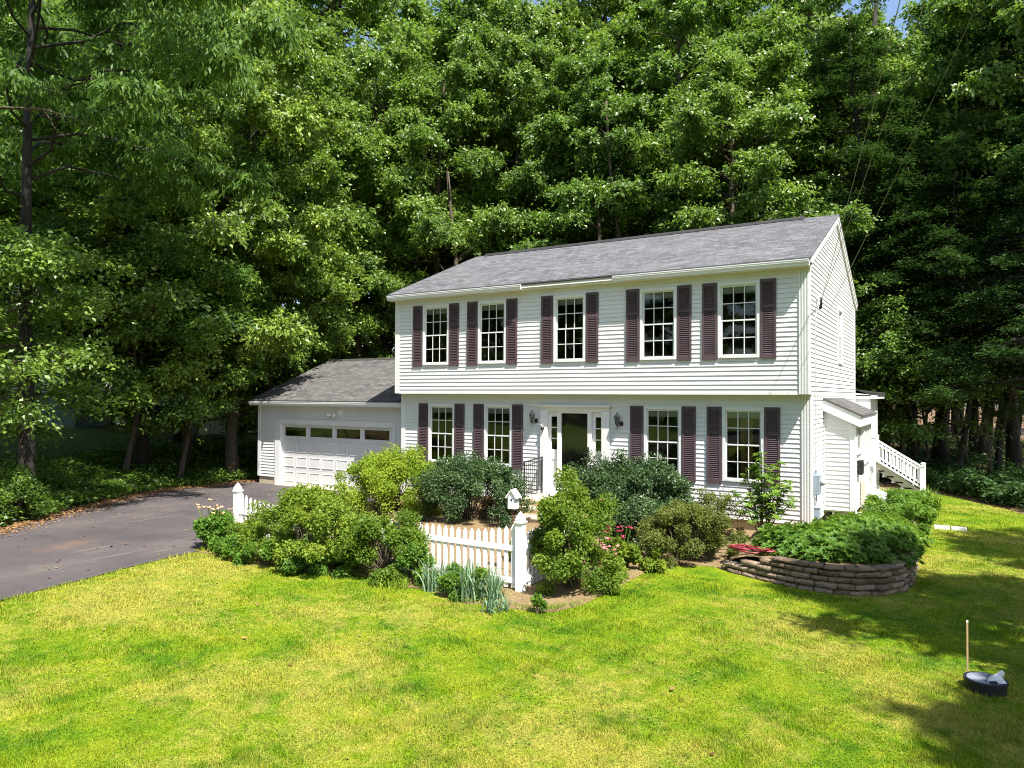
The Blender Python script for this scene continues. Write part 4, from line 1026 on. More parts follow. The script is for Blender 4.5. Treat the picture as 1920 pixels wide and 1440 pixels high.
# ------------------------------------------------------------------ TREES
def tube_np(pts, rad, n=7):
    b = MB(); b.tube(pts, rad, n, cap=False); return b.v, b.f
def make_tree(seed, H=20., RC=4.5, base=.14, nb_=46, leaves=95000, ls=.15, style='broad', trunk_r=.22, mat='leafA', bark='bark', flat=.8, top=1.0, lw=.55, hang=.45, azc=None, bs=1., brs=1.):
    rng = np.random.default_rng(seed)
    bend = rng.normal(0, .35, (2,))*bs; 
    def tp(t): return np.array((bend[0]*math.sin(t*2.4)*1.2+.25*bs*math.sin(t*7+seed), bend[1]*math.sin(t*2.0)*1.2+.25*bs*math.cos(t*6+seed)-.25*bs*math.cos(seed), H*.96*t))
    b = MB(); ts = np.linspace(0, 1, 14)
    b.tube([tp(t)-(np.array((0, 0, .4)) if t == 0 else 0) for t in ts], [trunk_r*(1.35 if t == 0 else 1-.85*t) for t in ts], 9)
    clumps = []
    for i_ in range(nb_):
        t = base+(.97-base)*((i_+.5)/nb_)**.85
        az = i_*2.39996+rng.normal(0, .35)
        if azc is not None: az = azc[0]+azc[1]*(2*((i_*.618034) % 1)-1)
        prof = math.sin(math.pi*min(1, max(0, (t-base)/(1-base))*.80+.20))**.6
        if style == 'hemlock': prof = 1.05-.85*(t-base)/(1-base)
        L = RC*prof*rng.uniform(.72, 1.12)
        up = {'broad': rng.uniform(.15, .75), 'hemlock': rng.uniform(-.05, .15), 'locust': rng.uniform(.1, .6)}[style]
        p0 = tp(t); d = np.array((math.cos(az), math.sin(az), up)); pts = []
        for s_ in np.linspace(0, 1, 6):
            q = p0+d*L*s_+np.array((0, 0, -.28*L*s_*s_))+rng.normal(0, .05*L, 3)*(s_ > 0)*.6; pts.append(q)
        r0 = (.035+.012*L*(1.4-t))*brs
        b.tube(pts, list(np.linspace(r0, .012, 6)), 5, cap=False)
        nsub = max(4, int(3+L*2.3))
        for j in range(nsub):
            s_ = .30+.70*(j+rng.random())/nsub; k = min(4, int(s_*5)); q = pts[k]+(pts[k+1]-pts[k])*(s_*5-k)
            side = rng.uniform(-1, 1)*1.25; a2 = az+side; l2 = rng.uniform(.35, 1.0)*(.35+.22*L*(1.25-s_))
            e = q+np.array((math.cos(a2), math.sin(a2), rng.uniform(-.15, .45)))*l2
            if rng.random() < .6: b.tube([q, (q+e)/2+rng.normal(0, .04, 3), e], [.014, .009, .005], 4, cap=False)
            clumps.append((e, rng.uniform(.28, .62)))
        clumps.append((pts[-1], rng.uniform(.5, .85)))
    for j in range(5): clumps.append((tp(1)+rng.normal(0, .7, 3), .7))
    me = None
    tv, tf = b.v, b.f
    cw = np.array([c[1]**2 for c in clumps]); cw /= cw.sum()
    if style == 'locust':
        nf = leaves//22; idx = rng.choice(len(clumps), nf, p=cw)
        C0 = np.array([c[0] for c in clumps])[idx]; cr_ = np.array([c[1] for c in clumps])[idx]
        F0 = C0+unit(rng.normal(0, 1, (nf, 3)))*(cr_*rng.random(nf)**.5)[:, None]*np.array((1, 1, .5))
        out = unit((F0-np.array((0, 0, 1))*F0[:, 2:3])*np.array((1, 1, 0))+rng.normal(0, .9, (nf, 3))*np.array((1, 1, 0)))
        m_ = 11; P = []; D = []; N = []
        FL = rng.uniform(.38, .6, nf)
        for k in range(m_):
            s_ = (k+1)/m_
            pos = F0+out*(FL*s_*.85)[:, None]+np.array((0, 0, 1))*(FL*(.25*s_-.75*s_*s_))[:, None]
            tang = unit(out*.85+np.array((0, 0, 1))*(.25-1.5*s_)); sd2 = unit(np.cross(tang, np.array((0, 0, 1.))))
            for sg in (-1, 1):
                P.append(pos); D.append(sd2*sg+tang*.5+np.array((0, 0, -.35))); N.append(np.cross(sd2, tang)+rng.normal(0, .2, (nf, 3)))
        P = np.concatenate(P); D = np.concatenate(D); N = np.concatenate(N)
        L = rng.uniform(.7, 1.1, len(P))*ls; Wd = L*.34; tint = np.tile(rng.random(nf), m_*2)*.7+.3*rng.random(len(P))
    else:
        n = leaves; idx = rng.choice(len(clumps), n, p=cw)
        C0 = np.array([c[0] for c in clumps])[idx]; cr_ = np.array([c[1] for c in clumps])[idx]
        # each clump is a spray of short twigs; leaves sit along the twigs
        ntw = 13; tw = unit(rng.normal(0, 1, (len(clumps), ntw, 3))+np.array((0, 0, .25)))*rng.uniform(.45, 1.5, (len(clumps), ntw, 1))
        u = tw[idx, rng.integers(0, ntw, n)]; rr = rng.random(n)**.75
        off = u*(rr*cr_)[:, None]*np.array((1.1, 1.1, flat))
        off[:, 2] -= .22*(off[:, 0]**2+off[:, 1]**2)/(cr_+.1)
        # ragged: small sub-sprays
        P = C0+off+rng.normal(0, 1, (n, 3))*np.where(rng.random(n) < .12, .20, .05)[:, None]
        outw = unit(off*np.array((1, 1, .4))+rng.normal(0, .35, (n, 3)))
        D = outw+np.array((0, 0, -hang))+rng.normal(0, .35, (n, 3))
        N = np.array((0, 0, .8))+.6*unit(C0*np.array((1, 1, 0)))+rng.normal(0, .75, (n, 3))
        if style == 'hemlock': N = np.array((0, 0, 1.))+rng.normal(0, .3, (n, 3)); D = outw*np.array((1, 1, .3))+rng.normal(0, .3, (n, 3))*np.array((1, 1, .2))
        L = rng.uniform(.65, 1.2, n)*ls; Wd = L*lw; ct = rng.random(len(clumps)); tint = np.clip(ct[idx]*.55+.45*rng.random(n), 0, 1)
    Vv, Ff = leaf_geo(P, D, N, L, Wd, .18)
    cm = np_mesh('crown', Vv, Ff, tint); cm.materials.append(M[mat])
    tm = bpy.data.meshes.new('trunk'); tm.from_pydata([tuple(map(float, q)) for q in tv], [], tf); tm.materials.append(M[bark])
    tm.polygons.foreach_set('use_smooth', [True]*len(tm.polygons))
    return tm, cm, H
KIND = {
 'm1': make_tree(11, 20, 4.3, .12, 62, 160000, .16, mat='leafA'),
 'm2': make_tree(23, 22, 4.6, .10, 64, 165000, .165, mat='leafB', flat=.85),
 'm3': make_tree(37, 18, 4.2, .10, 58, 150000, .155, mat='leafA', flat=.7),
 'm4': make_tree(41, 26, 5.0, .30, 50, 90000, .23, mat='leafB'),
 'loc': make_tree(52, 18, 5.0, .22, 52, 120000, .155, mat='leafL', bark='barkD', trunk_r=.26, flat=.6, lw=.34),
 'hem': make_tree(63, 17, 3.6, .16, 60, 90000, .11, 'hemlock', mat='leafH', bark='barkD', flat=.16, lw=.5),
 'low': make_tree(86, 8, 2.3, .24, 34, 26000, .13, mat='leafA', trunk_r=.07),
 'hms': make_tree(64, 12, 3.1, .27, 44, 70000, .10, 'hemlock', mat='leafH', bark='barkD', flat=.16, lw=.5, trunk_r=.11),
 'pin': make_tree(71, 24, 3.8, .56, 30, 50000, .13, 'hemlock', mat='leafH', bark='barkD', trunk_r=.27, flat=.4),
 'hang': make_tree(95, 17, 5.4, .46, 30, 60000, .23, mat='leafL', bark='barkD', trunk_r=.19, azc=(1.0, 2.0), bs=.15, brs=.5, flat=.6, lw=.27, hang=1.3),
 'sap': make_tree(83, 7, 1.9, .18, 26, 16000, .13, mat='leafA', bark='bark', trunk_r=.06),
}
def tree(name, kind, x, y, s_, lab, group, rot=0., wide=1.0, z=None):
    tm, cm, H = KIND[kind]
    zz = float(hgt(x, y)) if z is None else z
    r_ = root(name, (x, y, zz), lab, 'tree', group)
    r_.rotation_euler = (0, 0, rot); r_.scale = (s_*wide, s_*wide, s_)
    for nm, me_ in (('trunk', tm), ('crown', cm)):
        o = bpy.data.objects.new(nm, me_); COL.objects.link(o); o.parent = r_
    return r_
rr_ = random.Random(4)
TR = [  # name, kind, column, distance, height, label
 ('locust_tree', 'loc', 258, 25, 17.5, 'drooping feathery-leaved tree with thick dark trunk, left of the driveway end'),
 ('maple_tree', 'm3', 437, 26.3, 18.5, 'leafy tree with sunlit brown bark trunk just left of the garage'),
 ('maple_tree', 'm1', 560, 33, 21, 'leafy tree rising behind the left slope of the garage roof'),
 ('oak_tree', 'm2', 700, 37, 22, 'tall leafy tree behind the garage ridge beside the main house'),
 ('maple_tree', 'm3', 845, 35, 20, 'rounded leafy tree behind the left end of the main roof'),
 ('oak_tree', 'm2', 985, 36.5, 24, 'large leafy tree standing behind the left third of the roof ridge'),
 ('maple_tree', 'm1', 1120, 33.5, 20, 'leafy tree whose bright crown sits over the middle of the roof ridge'),
 ('oak_tree', 'm2', 1270, 33, 23, 'leafy tree behind the right third of the roof ridge'),
 ('maple_tree', 'm3', 1400, 29.5, 18, 'bright leafy tree above the ridge near the gable peak'),
 ('oak_tree', 'm4', 1530, 33, 24, 'high-crowned tree directly behind the gable peak'),
 ('hemlock_tree', 'hem', 1655, 28, 19, 'dark hemlock with layered boughs just right of the gable'),
 ('hemlock_tree', 'hem', 1760, 30.5, 21, 'second dark hemlock right of the gable, behind the deck stairs'),
 ('maple_tree', 'm1', 1850, 33, 22, 'tall leafy tree deep in the shaded wood above the deck stairs'),
 ('hemlock_tree', 'hem', 1905, 27, 18, 'dark hemlock at the right edge of the lawn clearing'),
 ('oak_tree', 'm4', 2010, 25, 23, 'high-crowned tree leaning in at the right picture edge'),
 ('oak_tree', 'm4', 90, 44, 27, 'high-crowned leafy tree above the neighbour house roof'),
 ('maple_tree', 'm3', -70, 25, 19, 'leafy tree at the far left picture edge'),
 ('oak_tree', 'm2', 330, 33, 22, 'leafy tree between the feathery tree and the sunlit trunk'),
 ('oak_tree', 'm4', 205, 35, 21, 'high-crowned leafy tree left of the thick dark trunk, beside the neighbour house corner'),
 ('maple_tree', 'm3', 350, 27, 12.5, 'mid-sized leafy tree hanging low between the dark and the sunlit trunks'),
 ('maple_tree', 'm1', 520, 29, 13.5, 'leafy tree pressing against the left end of the garage roof'),
 ('hemlock_tree', 'hem', 1715, 37, 18, 'dark hemlock further back in the wood right of the gable'),
 ('hemlock_tree', 'hem', 1825, 36, 17, 'dark hemlock further back above the lawn clearing'),
 ('hemlock_tree', 'hem', 1935, 35, 18, 'dark hemlock further back at the right picture edge'),
 ('hemlock_tree', 'hms', 1700, 26.5, 12, 'smaller dark hemlock right behind the deck stairs'),
 ('hemlock_tree', 'hms', 1795, 25, 11.5, 'small dark hemlock above the edge of the lawn clearing'),
 ('hemlock_tree', 'hms', 1885, 25.5, 13, 'layered dark hemlock near the right picture edge'),
 ('hemlock_tree', 'hms', 1960, 22.5, 12, 'dark hemlock cut by the right picture edge'),
]
for nm, kd, u, Fd, H, lab in TR:
    x, y = ray(u, Fd); tree(nm, kd, x, y, H/KIND[kd][2], lab, None, rr_.uniform(0, 6.28), rr_.uniform(.95, 1.12))
for k in range(17):   # second row
    u = -160+k*134+rr_.uniform(-35, 35); Fd = rr_.uniform(41, 47); x, y = ray(u, Fd); kd = ['m2', 'm4', 'm1', 'm4'][k % 4]
    tree('forest_tree', kd, x, y, rr_.uniform(25, 31)/KIND[kd][2], 'tall leafy tree in the second row of the wood, seen between nearer crowns', 'second row of the wood', rr_.uniform(0, 6.28), 1.1)
for k in range(15):   # third row
    u = -180+k*155+rr_.uniform(-50, 50); Fd = rr_.uniform(55, 68); x, y = ray(u, Fd); kd = ['m4', 'm2', 'm4'][k % 3]
    tree('distant_tree', kd, x, y, rr_.uniform(27, 37)/KIND[kd][2], 'tall distant tree deep in the wood showing only through gaps', 'far trees of the wood', rr_.uniform(0, 6.28), 1.15)
# trees behind the camera across the street (they show in the window glass)
for k in range(15):
    x = -74+k*6.5+rr_.uniform(-2, 2); y = -42+rr_.uniform(-5, 5)-(6 if k % 2 else 0)
    tree('street_tree', ['m2', 'm1', 'm3'][k % 3], x, y, rr_.uniform(.75, 1.0), 'leafy tree across the street, seen only mirrored in the window glass', 'trees across the street', rr_.uniform(0, 6), 1.2)
# trees right of the frame that shade the lawn
for (x, y, H, kd) in ((7.9, -7.0, 13, 'm3'), (10.2, -12.0, 13.5, 'm1'), (11.0, -2.0, 15, 'm2'), (14.5, -7.5, 17, 'm1')):
    tree('shade_tree', kd, x, y, H/KIND[kd][2], 'leafy tree standing right of the lawn and casting shade across it', 'trees beside the right lawn', rr_.uniform(0, 6), .95)
x, y = ray(62, 17.4)
tree('overhanging_tree', 'hang', x-.25, y, 1.0, 'big dark-trunked tree at the left picture edge with long drooping bright leaves', None, 0.0)
for x, y, H, kd in ((-24, -15, 13, 'm1'), (-29, -20, 15, 'm2'), (-24, -25, 13, 'm3'), (-34, -27, 16, 'm1'), (-21, -33, 14, 'm3'), (-42, -20, 16, 'm2')):
    tree('yard_tree', kd, x, y, H/KIND[kd][2], 'leafy tree beyond the left side of the driveway, mirrored in the front windows', 'trees left of the driveway outside the frame', rr_.uniform(0, 6), 1.2)
# saplings
SP = [(18, 17.6, 7.2, 'low-hanging leafy young tree wrapped round the big left trunk'), (225, 23.5, 9.5, 'low-hanging leafy young tree in front of the neighbour house corner'), (-40, 24, 10, 'low-hanging leafy young tree behind the left trunk'), (330, 24.5, 9.0, 'low-hanging leafy young tree between the two dark trunks'), (1700, 27, 7, 'thin sapling in the dark wood right of the rear wing'),
      (-60, 20.5, 4.2, 'young tree on the bank at the left picture edge'), (500, 30, 6.5, 'bushy young tree close behind the garage corner'), (360, 28, 6.0, 'young leafy tree filling the gap before the white shed'), (235, 27.5, 6.5, 'young leafy tree beside the thick dark trunk, half hiding the neighbour house'), (640, 36, 8, 'young tree peeping over the garage ridge'), (1640, 25, 6, 'young tree next to the rear wing roof')]
for u, Fd, H, lab in SP:
    x, y = ray(u, Fd); kd = 'low' if lab.startswith('low-hanging') else 'sap'; tree('sapling', kd, x, y, H/KIND[kd][2], lab, None, rr_.uniform(0, 6), 1.2)
# thin bare trunks in the right-hand wood
for k, (u, Fd, H, r0) in enumerate(((1650, 30, 20, .30), (1725, 27, 9, .06), (1795, 26, 9, .05), (1815, 29, 10, .07), (1870, 31, 11, .08), (1700, 33, 14, .12), (1905, 34, 14, .12), (1840, 24.5, 7, .035))):
    x, y = ray(u, Fd); b = MB(); z = float(hgt(x, y)); pts = [(x+.25*math.sin(k+j*.6), y+.2*math.cos(k*2+j*.5), z-.2+H*j/10) for j in range(11)]
    b.tube(pts, list(np.linspace(r0, r0*.3, 11)), 8)
    for j in range(6):
        p = np.array(pts[3+j]); a = k*1.3+j*2.1; b.tube([p, p+np.array((math.cos(a), math.sin(a), .3))*.7, p+np.array((math.cos(a), math.sin(a), .2))*1.5], [r0*.3, r0*.2, .008], 5)
    o = b.build('bare_trunk', M['bark'] if k % 2 else M['barkD'], None, smooth=True, loc=(x, y, z))
    tag(o, ['thick dark trunk rising right of the gable peak', 'thin trunk behind the deck stairs post', 'pale thin trunk in the wood above the lawn edge', 'slim trunk in the dark right wood', 'slim leaning trunk near the right picture edge', 'mid-sized dark trunk behind the deck stairs', 'dark trunk deep at the right picture edge', 'very thin bare stem at the edge of the clearing'][k], 'tree trunk')
for k, (u, Fd, H, r0, lx, lab) in enumerate(((690, 34.2, 13, .17, -1.6, 'leaning trunk showing through the leaves left of the main roof'), (1118, 30.8, 11.5, .17, .1, 'upright trunk showing just above the middle of the roof ridge'),
        (862, 32.4, 13.5, .14, -.5, 'trunk glimpsed through the crown above the left end of the roof'), (1545, 30.5, 15, .17, -.4, 'pale trunk showing above the gable peak'), (1190, 31.0, 16, .12, -1.3, 'leaning limb-like trunk high above the roof ridge'))):
    x, y = ray(u, Fd); z = float(hgt(x, y)); c_, s_ = math.cos(YAW), math.sin(YAW)
    pts = [(x+c_*lx*(j/10)**1.5+.12*math.sin(k+j*.9), y+s_*lx*(j/10)**1.5, z-.2+H*j/10) for j in range(11)]
    b = MB(); b.tube(pts, list(np.linspace(r0*1.2, r0*.45, 11)), 8)
    for j in (6, 7, 8, 9):
        p = np.array(pts[j]); a = k*1.7+j*2.3; b.tube([p, p+np.array((math.cos(a)*.6, math.sin(a)*.6, .5)), p+np.array((math.cos(a)*1.3, math.sin(a)*1.3, 1.1))], [r0*.4, r0*.28, .01], 5)
    tag(b.build('bare_trunk', M['bark'], None, smooth=True, loc=(x, y, z)), lab, 'tree trunk')
# pale dead branches crossing the big left trunk
def rp(u, v, Fd): return (*ray(u, Fd), CAM[2]+(741-v)/FPX*Fd)
for lab, pts, rd in (('long pale dead branch crossing the left trunk', [rp(-90, 208, 15.6), rp(0, 203, 15.5), rp(75, 206, 15.4), rp(130, 222, 15.3), rp(178, 240, 15.3)], .035),
                     ('upper thin dead branch curving past the left trunk', [rp(-60, 120, 15.7), rp(0, 138, 15.6), rp(50, 158, 15.5), rp(95, 172, 15.5), rp(135, 172, 15.4)], .02)):
    b = MB(); b.tube(pts, [rd, rd*.9, rd*.75, rd*.5, rd*.25], 6); b.tube([pts[2], tuple(np.array(pts[2])+(.3, .1, -.45)), tuple(np.array(pts[2])+(.7, .3, -.8))], [rd*.4, rd*.25, .004], 4)
    tag(b.build('dead_branch', M['twig'], None, loc=pts[1]), lab, 'branch')

# ------------------------------------------------------------------ SHRUBS
def shrub(name, lab, cat, cx, cy, rx, ry, h, n, ls, mat, seed, z0=0., clump=.22, nclump=None, lw=.5, low=.08, lean=(0, 0), droop=-.1, flowers=None, gap=.0, whorl=False, group=None):
    rng = np.random.default_rng(seed)
    r_ = root(name, (cx, cy, z0), lab, cat, group)
    nc = nclump or int(26*(rx*ry+rx*h+ry*h)/1.0)
    u = unit(rng.normal(0, 1, (nc, 3))); u[:, 2] = np.abs(u[:, 2])*1.0-.25*rng.random(nc)
    rr = .62+.38*rng.random(nc)**.6
    lob = 1+.13*np.sin(3*np.arctan2(u[:, 1], u[:, 0])+seed)+.10*np.sin(5*u[:, 2]*3+seed*2)+rng.normal(0, .05, nc)
    lo_ = u[:, 2] < .35; hn = np.linalg.norm(u[:, :2], axis=1)+1e-6; u[lo_, :2] *= (np.clip(.90+.1*rng.random(nc), 0, 1)/hn)[lo_, None]; u[lo_, 2] = rng.uniform(-.8, .4, lo_.sum())
    Cc = u*rr[:, None]*lob[:, None]*np.array((rx, ry, h*.55)); Cc[:, 2] += h*.45
    Cc[:, 2] = np.maximum(Cc[:, 2], low*h+.05*rng.random(nc)); Cc[:, 0] += lean[0]*Cc[:, 2]; Cc[:, 1] += lean[1]*Cc[:, 2]
    cs = clump*rng.uniform(.6, 1.25, nc)
    keep = np.sin(Cc[:, 0]*5.1+seed)+np.sin(Cc[:, 1]*4.3+seed*.7)+np.sin(Cc[:, 2]*6.3+seed*1.3) > -2.3+gap
    Cc, cs = Cc[keep], cs[keep]; nc = len(Cc)
    ctr = np.array((0, 0, h*.35))
    if whorl:
        npc = 9; nw = n//npc; ix = rng.integers(0, nc, nw); B = Cc[ix]+unit(rng.normal(0, 1, (nw, 3)))*(cs[ix]*rng.random(nw)**.4)[:, None]
        ax_ = unit(unit(B-ctr)*.5+np.array((0, 0, .9))+rng.normal(0, .25, (nw, 3)))
        t1 = unit(np.cross(ax_, np.array((.3, .9, .1)))); t2 = np.cross(ax_, t1); P = []; D = []; N = []
        for k in range(npc):
            a = k*2.4+rng.random(nw)*.4; dirv = t1*np.cos(a)[:, None]+t2*np.sin(a)[:, None]
            P.append(B); D.append(dirv+ax_*rng.uniform(.35, 1.1)); N.append(ax_-.3*dirv+rng.normal(0, .12, (nw, 3)))
        P = np.concatenate(P); D = np.concatenate(D); N = np.concatenate(N); tint = np.tile(rng.random(nw), npc)*.6+.4*rng.random(len(P))
        L = rng.uniform(.7, 1.1, len(P))*ls
    else:
        ix = rng.integers(0, nc, n); off = unit(rng.normal(0, 1, (n, 3)))*(cs[ix]*rng.random(n)**.45)[:, None]
        P = Cc[ix]+off; o_ = unit(P-ctr)
        D = o_*.6+rng.normal(0, .55, (n, 3))+np.array((0, 0, droop)); N = o_*.6+np.array((0, 0, .7))+rng.normal(0, .5, (n, 3))
        ct = rng.random(nc); tint = np.clip(ct[ix]*.5+.5*rng.random(n), 0, 1); L = rng.uniform(.65, 1.2, n)*ls
    P[:, 2] = np.maximum(P[:, 2], .02)
    Vv, Ff = leaf_geo(P, D, N, L, L*lw, .2)
    finish(np_mesh('foliage', Vv, Ff, tint), 'foliage', M[mat], r_)
    b = MB()
    for k in rng.choice(nc, min(nc, 46), replace=False):
        e = Cc[k]; s0 = np.array((rng.normal(0, .12*rx), rng.normal(0, .12*ry), -.05)); m_ = s0*.4+e*.55+np.array((0, 0, .12*h))
        b.tube([s0, m_, e], [.014, .009, .004], 5, cap=False)
    b.v = [tuple(np.array(q)+np.array((cx, cy, z0))) for q in b.v]; b.build('stems', M['twig'], r_)
    if flowers:
        fm, fn, fs, zone = flowers; b = MB(); stalks = []
        ix = rng.choice(nc, fn)
        for k in ix:
            q = Cc[k]*(1.08, 1.08, 1.05)+rng.normal(0, .05, 3)
            if zone: q = np.array(zone[:3])-np.array((cx, cy, z0))+rng.normal(0, 1, 3)*np.array(zone[3:6])
            q = q+np.array((cx, cy, z0))
            if zone:
                fb = np.array((cx+(q[0]-cx)*.45, cy+(q[1]-cy)*.45, z0+.1)); stalks.append((fb, q))
            for j in range(7):
                a = j*.9+rng.random(); dv = np.array((math.cos(a), math.sin(a), rng.uniform(-.2, .5))); sd3 = np.array((-math.sin(a), math.cos(a), .1))
                b.quad(tuple(q), tuple(q+dv*fs*.6+sd3*fs*.3), tuple(q+dv*fs), tuple(q+dv*fs*.6-sd3*fs*.3))
        b.build('blossoms', M[fm], r_)
        if stalks:
            b = MB()
            for fb, q in stalks: b.tube([fb, (fb+q)/2+np.array((0, 0, .05)), q], .005, 4, cap=False)
            b.build('flower_stalks', M['leafLily'], r_)
    return r_
shrub('lime_shrub', 'lime green shrub in front of the right half of the garage door', 'shrub', -9.75, -1.75, 1.4, 1.2, 1.5, 36000, .07, 'leafLime', 1, clump=.26)
shrub('holly_bush', 'dark green rounded bush left of the front steps', 'shrub', -7.3, -1.75, 1.35, 1.15, 1.52, 52000, .058, 'leafHolly', 2, clump=.24, low=.03)
shrub('holly_bush', 'large dark green rounded bush right of the front steps', 'shrub', -3.45, -1.35, 1.5, 1.1, 1.62, 60000, .058, 'leafHolly', 3, clump=.24, low=.03)
shrub('holly_bush', 'low spreading dark green bush under the front window right of the steps', 'shrub', -2.6, -2.05, .95, .85, 1.05, 22000, .058, 'leafHolly', 13, clump=.22, low=.03)
shrub('euonymus', 'sprawling yellow-green shrub growing over the left half of the picket fence', 'shrub', -7.15, -6.9, 1.2, .85, 1.3, 34000, .06, 'leafEuo', 4, clump=.2, gap=.35, low=.03)
shrub('euonymus', 'sprawling yellow-green shrub covering the middle of the picket fence', 'shrub', -5.55, -6.85, .95, .55, 1.02, 21000, .06, 'leafEuo', 5, clump=.18, gap=.2, low=.03)
shrub('euonymus', 'low left end of the yellow-green shrub in front of the first fence pickets', 'shrub', -8.45, -7.0, .65, .45, .62, 9000, .06, 'leafEuo', 24, clump=.16, gap=.2)
shrub('low_shrub', 'low dark green shrub at the foot of the left fence half', 'shrub', -7.6, -7.3, 1.7, .42, .44, 15000, .07, 'leafRho', 6, clump=.14)
shrub('rose_bush', 'tall light green rose bush with pale and coral flowers right of the fence corner post', 'shrub', -2.5, -5.85, .64, .66, 1.70, 27000, .062, 'leafEuo', 7, clump=.19, gap=-.3, low=.03, flowers=('petal_pink', 26, .035, None))
shrub('olive_shrub', 'rounded yellow-olive shrub left of the stone wall', 'shrub', -1.6, -3.05, .88, .78, 1.0, 25000, .052, 'leafYel', 8, clump=.16)
shrub('thin_shrub', 'sparse olive shrub against the siding between the dark bush and the tall young shrub', 'shrub', -1.75, -.75, .6, .35, 1.05, 4200, .05, 'leafYel', 28, clump=.16, gap=.8)
shrub('bed_plants', 'dense mat of bright green whorled leaves filling the front of the raised bed', 'plant', .70, -2.7, 1.2, .9, .34, 30000, .082, 'leafRho', 9, z0=.34, clump=.15, nclump=300, whorl=True, lw=.42)
shrub('bed_plants', 'dense mat of green whorled leaves on the right side of the raised bed', 'plant', 1.20, -1.3, .86, 1.5, .34, 28000, .082, 'leafRho', 10, z0=.34, clump=.15, nclump=300, whorl=True, lw=.42)
shrub('side_shrub', 'leafy mid green shrub between the raised bed and the cellar bulkhead', 'shrub', 1.6, 1.4, .55, 1.1, .78, 15000, .07, 'leafRho', 12, z0=.2, clump=.16)
shrub('flower_clump', 'green clump with peach lilies at the left fence end beside the driveway', 'flowers', -9.75, -6.95, .42, .42, .66, 6500, .085, 'leafRho', 14, clump=.12, flowers=('petal_orange', 14, .06, (-9.7, -7.0, .80, .20, .14, .07)))
shrub('flower_clump', 'low green perennials with orange blooms just left of the first fence post', 'flowers', -9.25, -6.95, .40, .35, .45, 4500, .08, 'leafRho', 15, clump=.11, flowers=('petal_yellow', 9, .04, (-9.3, -6.7, .5, .2, .12, .06)))
shrub('coneflowers', 'clump of pink coneflowers beside the rose bush', 'flowers', -2.35, -5.15, .34, .34, .5, 3600, .09, 'leafEuo', 16, clump=.11, flowers=('petal_pink', 22, .045, (-2.3, -5.2, .52, .16, .2, .12)))
shrub('bee_balm', 'clump of deep red flowers above the pink coneflowers', 'flowers', -2.35, -4.6, .3, .3, .62, 2600, .08, 'leafEuo', 17, clump=.1, flowers=('petal_red', 20, .04, (-2.35, -4.65, .74, .15, .2, .09)))
shrub('foxglove_clump', 'thin leafy stems with pink buds in front of the fence middle', 'flowers', -4.85, -6.95, .28, .22, .8, 2600, .07, 'leafRho', 18, clump=.10, flowers=('petal_pink', 4, .03, None))
shrub('porch_geraniums', 'red potted flowers beside the bottom front step', 'flowers', -4.25, -4.9, .25, .2, .35, 900, .06, 'leafEuo', 19, clump=.09, flowers=('petal_red', 6, .03, (-3.9, -5.1, .55, .12, .12, .03)))
bx_, by_ = ray(28, 16.2)
shrub('bank_bush', 'dark leafy bush hiding the foot of the big trunk at the left picture edge', 'shrub', bx_-.6, by_+.2, .6, .7, .95, 12000, .08, 'leafB', 51, z0=.1, clump=.24)
shrub('bed_perennials', 'low leafy perennials filling the mulch between the rose bush and the olive shrub', 'plant', -2.15, -4.0, .45, .5, .34, 6000, .07, 'leafEuo', 61, clump=.1)
shrub('weed_clump', 'small leafy weeds in the mulch right of the fence corner', 'plant', -2.35, -7.35, .16, .14, .2, 500, .07, 'leafRho', 20, clump=.06)
# tall young shrub by right window: open whorls on upright stems
def whorl_shrub(name, lab, cx, cy, z0, stems, seed, mat='leafRho', ls=.13):
    rng = np.random.default_rng(seed); r_ = root(name, (cx, cy, z0), lab, 'shrub'); b = MB(); B = []; AX = []
    for (dx, dy, h) in stems:
        tip = np.array((dx, dy, h)); b.tube([(dx*.1, dy*.1, 0), tuple(tip*np.array((.45, .45, .5))), tuple(tip)], [.016, .012, .006], 6, cap=False)
        for k in range(int(h*15)):
            s_ = .28+.72*k/(h*15); q = tip*np.array((s_**.8, s_**.8, s_)); a = rng.random()*6.28; l_ = rng.uniform(.05, .26)*(1.15-.6*s_)
            e = q+np.array((math.cos(a)*l_, math.sin(a)*l_, .06+.05*rng.random())); b.tube([q, e], [.006, .003], 4, cap=False); B.append(e); AX.append((math.cos(a)*.4, math.sin(a)*.4, 1))
        B.append(tip); AX.append((0, 0, 1))
    B = np.array(B); AX = unit(np.array(AX, float)); P = []; D = []; N = []; npc = 12; nw = len(B)
    t1 = unit(np.cross(AX, np.array((.3, .9, .1)))); t2 = np.cross(AX, t1)
    for k in range(npc):
        a = k*2.4+rng.random(nw)*.5; dv = t1*np.cos(a)[:, None]+t2*np.sin(a)[:, None]; P.append(B); D.append(dv+AX*rng.uniform(-.15, .5)); N.append(AX-.2*dv+rng.normal(0, .15, (nw, 3)))
    P = np.concatenate(P); D = np.concatenate(D); N = np.concatenate(N); L = rng.uniform(.65, 1.1, len(P))*ls
    Vv, Ff = leaf_geo(P, D, N, L, L*.30, .15); finish(np_mesh('foliage', Vv, Ff, np.tile(rng.random(nw), npc)), 'foliage', M[mat], r_)
    b.v = [tuple(np.array(q)+np.array((cx, cy, z0))) for q in b.v]; b.build('stems', M['twig'], r_)
whorl_shrub('rhododendron', 'tall open young shrub with whorled leaves in front of the right lower window', -.75, -.95, .2, [(0, 0, 1.65), (.35, .1, 1.45), (-.3, .05, 1.15), (.55, -.1, 1.1), (.1, -.2, 1.2), (-.5, -.1, .8), (.6, .1, .75), (-.15, -.25, .8), (.3, -.2, .85), (.42, .0, 1.0), (-.1, .1, 1.35)], 21)

